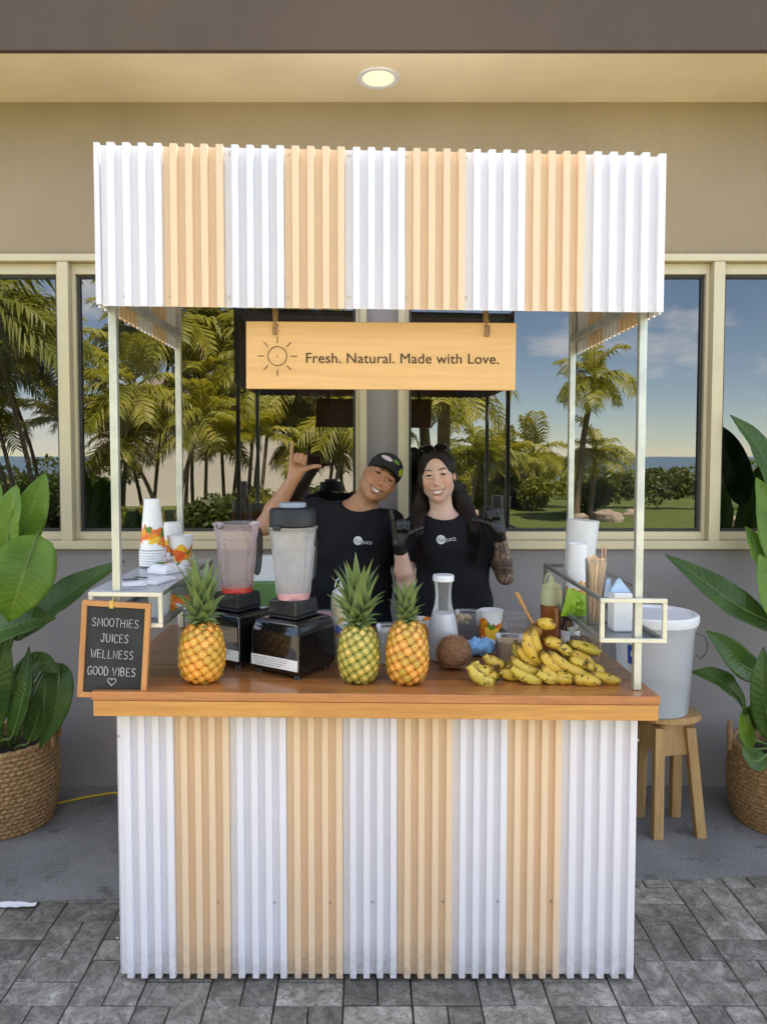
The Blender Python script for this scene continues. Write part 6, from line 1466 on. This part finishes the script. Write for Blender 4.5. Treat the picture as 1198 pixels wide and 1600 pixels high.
    for s in (-1, 1): tf.cone((cxs + s * .09, yc, .80), (cxs + s * .10, yc, .45), .09, .065, .03); tf.cone((cxs + s * .10, yc, .45), (cxs + s * .105, yc + .01, .07), .065, .055, .02)
    child('trousers', tf.mesh('trousers', [M_trous]))
    for s in (-1, 1):
        mb = MB().ball((cxs + s * .11, yc - .05, .05), (.05, .14, .055), 18, 12); mb.v = [(a, b_, max(0.001, c_)) for a, b_, c_ in mb.v]; child('shoe', mb.mesh('shoe', M_shoe, 180))
    if cfg['glove']:
        for s in ('L', 'R'):
            W_, E_ = N(cfg['wr' + s]), N(cfg['el' + s]); gf = Field(W_ - .2, W_ + .2, 0.0036); hz = N(cfg['hz' + s]); d = (E_ - W_) / np.linalg.norm(E_ - W_)
            hand(gf, W_ + hz / np.linalg.norm(hz) * 0.012, *frame(hz, cfg['pm' + s], cfg['tr' + s]), extra=0.0022, sc=cfg['hs'])
            gf.cone(W_, W_ + d * 0.06, 0.030 * cfg['arm'], 0.036 * cfg['arm'], 0.012, cut=(W_ + d * 0.035, d)); child('glove', gf.mesh('glove', [M_glove]))
    # face details in head space
    W = lambda p: tuple(o + Rm @ N(p))
    for s in (-1, 1):
        M4 = Matrix.Translation(W((s * 0.031, -0.0735, 0.0005))) @ Matrix(Rm.tolist()).to_4x4()
        mb = MB().ball((0, 0, 0), 0.0122, 16, 12); ey = child('eye', mb.xf(M4).mesh('eye', M_eye, 180))
        mi = MB().lathe([(0.0066, 0.0), (0.0045, 0.0013), (0.001, 0.0018)], 14).xf(M4 @ Matrix.Translation((0.001, -0.0113, 0.0)) @ Matrix.Rotation(R(90), 4, 'X')); io = link_mesh('iris', mi.mesh('iris', M_iris, 180), None, ey)
        lash = MB().tube([W((s * x, y, z)) for x, y, z in ((0.0165, -0.0865, 0.0015), (0.024, -0.0905, 0.0036), (0.032, -0.0912, 0.0040), (0.040, -0.0865, 0.0020), (0.0475, -0.080, -0.0015))], [0.0010, 0.0018, 0.0022, 0.0022, 0.0012], 6); child('eyelashes', lash.mesh('eyelashes', M_hair, 180))
        bz = 0.0205 if fem else 0.0200
        br = MB().tube([W((s * x, y, z)) for x, y, z in ((0.013, -0.0925, bz - .001), (0.022, -0.0935, bz + .003), (0.033, -0.0900, bz + .0055), (0.042, -0.0835, bz + .0045), (0.049, -0.0765, bz))], [0.0018, 0.0036, 0.0034, 0.0026, 0.001], 6, flat=0.7); child('eyebrow', br.mesh('eyebrow', M_hair, 180))
    vs = []; n = 16
    for r_ in (0, 1):
        for k in range(n + 1):
            u = -0.9 + 1.8 * k / n; q = smile(u); hg = 0.0085 * (1 - abs(u) ** 2.2) + 0.001
            vs.append(W((q[0], -0.0915 + 0.017 * u * u, -0.0755 + q[2] + (hg if r_ else -hg * 0.75))))
    child('teeth', MB().add(vs, [(k, k + 1, n + 2 + k, n + 1 + k) for k in range(n)]).mesh('teeth', M_teeth, 180))
    # shirt logo: disc with Go, lettering beside it, set on the cloth by casting rays
    bpy.context.view_layer.update()
    from mathutils.bvhtree import BVHTree
    me = sh_.data; bv = BVHTree.FromPolygons([v.co.copy() for v in me.vertices], [tuple(p.vertices) for p in me.polygons])
    def onshirt(x, z, lift=0.0015):
        h_ = bv.ray_cast(Vector((x, yc - 0.6, z)), Vector((0, 1, 0))); return (h_[0].y if h_[0] else yc - 0.13) - lift
    lx, lz, la = cfg['logo']; ca, sa = math.cos(la), math.sin(la)
    M_logo, M_logd = MATS['white_paper'], MATS['gloss_black']
    def drape(me_, x0, z0, lift):
        for v_ in me_.vertices:
            x, z = v_.co.x, v_.co.y; X2 = x0 + x * ca - z * sa; Z2 = z0 + x * sa + z * ca; v_.co = (X2, onshirt(X2, Z2, lift), Z2)
        me_.update(); return me_
    disc = MB(); nr_ = 5; vs = [(0, 0, 0)]
    for r_ in range(1, nr_ + 1): vs += [(0.0195 * r_ / nr_ * math.cos(2 * math.pi * k / 24), 0.0195 * r_ / nr_ * math.sin(2 * math.pi * k / 24), 0) for k in range(24)]
    fs = [(0, 1 + k, 1 + (k + 1) % 24) for k in range(24)] + [(1 + r_ * 24 + k, 1 + (r_ + 1) * 24 + k, 1 + (r_ + 1) * 24 + (k + 1) % 24, 1 + r_ * 24 + (k + 1) % 24) for r_ in range(nr_ - 1) for k in range(24)]
    lg = child('logo_disc', drape(disc.add(vs, fs).mesh('logo_disc', M_logo), lx, lz, 0.002), sh_)
    t1 = text_mesh('Go', 0.024, 0, 'logo_lettering', M_logd, 'CENTER'); t1.transform(Matrix.Translation((0.002, -0.008, 0))); child('logo_lettering', drape(t1, lx, lz, 0.0032), sh_)
    t2 = text_mesh('JUICE', 0.0185, 0, 'logo_lettering', M_logo); t2.transform(Matrix.Translation((0.0205, -0.010, 0))); child('logo_lettering', drape(t2, lx, lz, 0.002), sh_)
    return pr, child, o, Rm, W

# ---- woman
YW = 3.42
wcx = X_(700, YW)
w_sr, w_sl = P(647, 828, YW + 0.01), P(752, 828, YW + 0.01)
cfgW = dict(fem=True, label='smiling woman with long dark hair, black t-shirt and black gloves behind the counter', head=P(683, 743, YW - 0.02), rot=(-6, -3, -9), neck=P(692, 806, YW + 0.005), cx=wcx, y=YW, seed=1.3,
  lo=(wcx - .40, YW - .30, 0.84), hi=(wcx + .42, YW + .20, 1.80), zs=[0.85, 0.98, 1.12, 1.24, 1.32, 1.37], A=[0.165, 0.135, 0.14, 0.155, 0.13, 0.06], B=[0.11, 0.095, 0.10, 0.105, 0.08, 0.05], dx=[0, 0, 0, 0, -.005, -.01],
  shR=w_sr, elR=P(634, 912, YW - 0.09), wrR=P(624, 852, YW - 0.17), hzR=(0.01, -0.02, 1), pmR=(0.1, -1, 0), trR=True,
  shL=w_sl, elL=P(789, 900, YW - 0.04), wrL=P(779, 832, YW - 0.13), hzL=(-0.22, -0.02, 1), pmL=(-0.1, -1, 0), trL=False,
  glove=True, hs=0.94, arm=0.92, slR=0.62, slL=0.55, tattoo=True,
  szs=[0.85, 0.98, 1.12, 1.24, 1.31, 1.36, 1.385], sA=[0.205, 0.195, 0.188, 0.182, 0.155, 0.10, 0.065], sB=[0.135, 0.125, 0.122, 0.128, 0.10, 0.075, 0.06], sdx=[0.005, 0.005, 0.003, 0, -.005, -.01, -.012],
  logo=(X_(690, YW - .13), P(690, 844, YW - .13).z, 0.12))
prw, chw, oW, RW_, WW = make_person(cfgW)
hf = Field(tuple(oW - np.array((.19, .12, .46))), tuple(oW + np.array((.19, .20, .20))), 0.0042)
E = lambda c, r, k=0.01, op='add': hf.ell(oW + RW_ @ np.array(c), np.array(r), RW_, k, op)
E((0, 0.020, 0.036), (0.083, 0.100, 0.090)); E((0, 0.05, -0.02), (0.076, 0.075, 0.10), 0.03)
E((0, -0.082, -0.030), (0.063, 0.073, 0.109), 0.006, 'sub'); E((0, -0.03, -0.09), (0.06, 0.09, 0.10), 0.01, 'sub')
E((-0.074, 0.004, -0.02), (0.017, 0.036, 0.062), 0.015); E((0.072, 0.022, -0.02), (0.015, 0.03, 0.06), 0.015)
for s in (1,): E((s * 0.092, -0.008, -0.018), (0.022, 0.022, 0.026), 0.006, 'sub')
def lock(pts, rads, k=0.02):
    for i in range(len(pts) - 1): hf.cone(pts[i], pts[i + 1], rads[i], rads[i + 1], k, flat=((0, 1, 0), 1.5))
Lk = [[P(659, 752, YW + .02), P(654, 798, YW + .01), P(653, 835, YW - .10), P(657, 862, YW - .125), P(652, 886, YW - .13)], [P(714, 762, YW + .04), P(727, 795, YW + .03), P(742, 830, YW - .08), P(745, 860, YW - .12), P(744, 882, YW - .13)],
      [P(667, 765, YW + .07), P(662, 810, YW + .07), P(668, 850, YW + .10)], [P(706, 765, YW + .07), P(718, 810, YW + .07), P(715, 850, YW + .10)], [P(686, 760, YW + .09), P(690, 810, YW + .10), P(692, 860, YW + .12)]]
lock(Lk[0], [0.022, 0.034, 0.026, 0.018, 0.005]); lock(Lk[1], [0.034, 0.040, 0.028, 0.016, 0.005])
for q in Lk[2:]: lock(q, [0.04, 0.04, 0.02])
chw('hair', hf.mesh('hair', [M_hair]))
st_ = MB(); rr = random.Random(8)
for li, nn_ in ((0, 90), (1, 110)):
    base = bez(Lk[li], 5); m_ = len(base)
    for k in range(nn_):
        ox, oy = rr.gauss(0, .017), rr.gauss(0, .009) - .006; e0 = rr.uniform(.75, 1.04); pts = []; ph = rr.uniform(0, 6)
        for i in range(m_):
            u = i / (m_ - 1); w_ = (1 - .55 * u)
            if u > e0: break
            pts.append(base[i] + Vector((ox * w_ + .006 * math.sin(u * 7 + ph) * u, oy - .006 * u, .0)))
        if len(pts) > 3: st_.tube(pts, 0.0011, 3, cap=False)
M_hair2 = pm('brown_hair_strand', (0.045, 0.027, 0.018), 0.4, var=0.4)
chw('hair_strands', st_.mesh('hair_strands', M_hair)); st_ = MB()
for k in range(330):                                       # combed-back strands over the crown
    a = rr.uniform(-1.25, 1.25); pts = []
    for i in range(8):
        u = i / 7; th = -0.35 + u * 1.8; q = np.array((0.0838 * math.sin(a) * math.sqrt(max(0, 1 - (0.85 * math.sin(th)) ** 2)), 0.020 + 0.1008 * math.sin(th), 0.036 + 0.0908 * math.cos(th) * math.cos(a)))
        pts.append(Vector(oW + RW_ @ (q * rr.uniform(1.0, 1.006))))
    st_.tube(pts, 0.0009, 3, cap=False)
chw('combed_strands', st_.mesh('combed_strands', M_hair2))
sgl = MB()
for s in (-1, 1):
    ring = [WW((s * 0.030 + 0.027 * math.cos(a), -0.030 - 0.012 * math.sin(a), 0.124 + 0.016 * math.sin(a))) for a in np.linspace(0, 2 * math.pi, 19)]
    sgl.tube(ring, 0.0028, 6); sgl.tube([WW((s * 0.056, -0.03, 0.124)), WW((s * 0.078, 0.0, 0.09)), WW((s * 0.085, 0.04, 0.05))], 0.0025, 6)
    sgl.add([WW((s * 0.030, -0.030, 0.124))] + [Vector(q) for q in ring[:-1]], [(0, 1 + k, 1 + (k + 1) % 18) for k in range(18)])
sgl.tube([WW((-0.006, -0.032, 0.128)), WW((0.006, -0.032, 0.128))], 0.0025, 6)
chw('sunglasses', sgl.mesh('sunglasses', M_gloss, 60))

# ---- man
YM = 3.52
mcx = X_(545, YM)
cfgM = dict(fem=False, label='grinning man in black cap raising his hand with pinky and thumb out', head=P(594, 748, YM - 0.04), rot=(33, -12, 4), neck=P(561, 793, YM), cx=mcx, y=YM, seed=4.1,
  lo=(mcx - .52, YM - .30, 0.84), hi=(mcx + .34, YM + .20, 1.80), zs=[0.85, 0.98, 1.12, 1.26, 1.36, 1.42], A=[0.165, 0.15, 0.165, 0.18, 0.15, 0.07], B=[0.115, 0.105, 0.115, 0.12, 0.09, 0.055], dx=[0, 0, 0, 0, .01, .03],
  shR=P(492, 800, YM + 0.0), elR=P(413, 822, YM - 0.10), wrR=P(459, 748, YM - 0.12), hzR=(0.22, 0, 1), pmR=(0.1, -1, 0), trR=True,
  shL=P(610, 818, YM + 0.03), elL=P(632, 905, YM + 0.06), wrL=P(632, 975, YM + 0.0), hzL=(0, -0.1, -1), pmL=(-1, 0, 0), trL=True,
  glove=False, hs=0.98, arm=1.0, slR=0.34, slL=0.62,
  szs=[0.85, 0.98, 1.12, 1.26, 1.34, 1.395, 1.43], sA=[0.205, 0.20, 0.20, 0.20, 0.175, 0.12, 0.075], sB=[0.14, 0.13, 0.13, 0.135, 0.11, 0.08, 0.06], sdx=[0, 0, 0, 0, 0.005, .02, .03],
  logo=(X_(559, YM - .135), P(559, 845, YM - .135).z, -0.13))
prm, chm, oM, RM_, WM = make_person(cfgM)
cf_ = Field(tuple(oM - 0.20), tuple(oM + 0.22), 0.0036)
E = lambda c, r, k=0.01, op='add': cf_.ell(oM + RM_ @ np.array(c), np.array(r), RM_, k, op)
E((0, 0.018, 0.050), (0.082, 0.101, 0.083)); E((0, 0.02, -0.060), (0.2, 0.2, 0.092), 0.004, 'sub')
capo = chm('cap', cf_.mesh('cap', [M_cap]))
n = 18; vs = []
for th_ in (0.0, 0.004):
    for k in range(n + 1):
        a = math.pi * (0.12 + 0.76 * k / n); ex = 0.062 * math.sin(math.pi * k / n) ** 0.8
        for u in (0, 0.33, 0.66, 1): 
            x = 0.080 * math.cos(a) ; y = 0.018 - (0.099 * math.sin(a)) - ex * u + 0.004; z = 0.046 - 0.010 * u - 0.22 * x * x / 0.08 + th_
            vs.append(WM((x, y, z)))
T = 4 * (n + 1); fs = []
for k in range(n):
    for u in range(3): a = k * 4 + u; fs += [(a, a + 1, a + 5, a + 4), (T + a + 4, T + a + 5, T + a + 1, T + a)]
    a = k * 4 + 3; fs.append((a, T + a, T + a + 4, a + 4))
link_mesh('visor', MB().add(vs, fs).mesh('visor', M_cap, 180), None, capo)
for (cx_, cz_, rx, rz, cc) in ((-0.030, 0.084, 0.026, 0.011, (0.72, 0.62, 0.66)), (0.016, 0.092, 0.018, 0.009, (0.12, 0.30, 0.05)), (0.060, 0.068, 0.014, 0.020, (0.55, 0.62, 0.04))):
    vs = []
    for r_ in (0, 0.5, 1):
        for k in range(20):
            a = 2 * math.pi * k / 20; x = cx_ + rx * r_ * math.cos(a) + 0.0; z = cz_ + rz * r_ * math.sin(a)
            q = 1 - (x / 0.082) ** 2 - ((z - 0.050) / 0.083) ** 2; vs.append(WM((x * 1.01, 0.018 - 0.101 * math.sqrt(max(0.02, q)) - 0.0015, z)))
    fs = [(r_ * 20 + k, r_ * 20 + (k + 1) % 20, r_ * 20 + 20 + (k + 1) % 20, r_ * 20 + 20 + k) for r_ in (0, 1) for k in range(20)]
    link_mesh('patch', MB().add(vs, fs).mesh('patch', pm('patch_%d' % int(cx_ * 1000 + 100), cc, 0.6), 180), None, capo)
hm = Field(tuple(oM - 0.16), tuple(oM + 0.16), 0.004)
E = lambda c, r, k=0.01, op='add': hm.ell(oM + RM_ @ np.array(c), np.array(r), RM_, k, op)
E((0, 0.024, 0.028), (0.0765, 0.094, 0.082)); E((0, -0.075, -0.02), (0.2, 0.068, 0.2), 0.004, 'sub'); E((0, 0, -0.10), (0.2, 0.2, 0.075), 0.004, 'sub')
for s in (-1, 1): E((s * 0.086, 0.004, -0.012), (0.020, 0.026, 0.036), 0.004, 'sub')
chm('hair', hm.mesh('hair', [M_hair]))
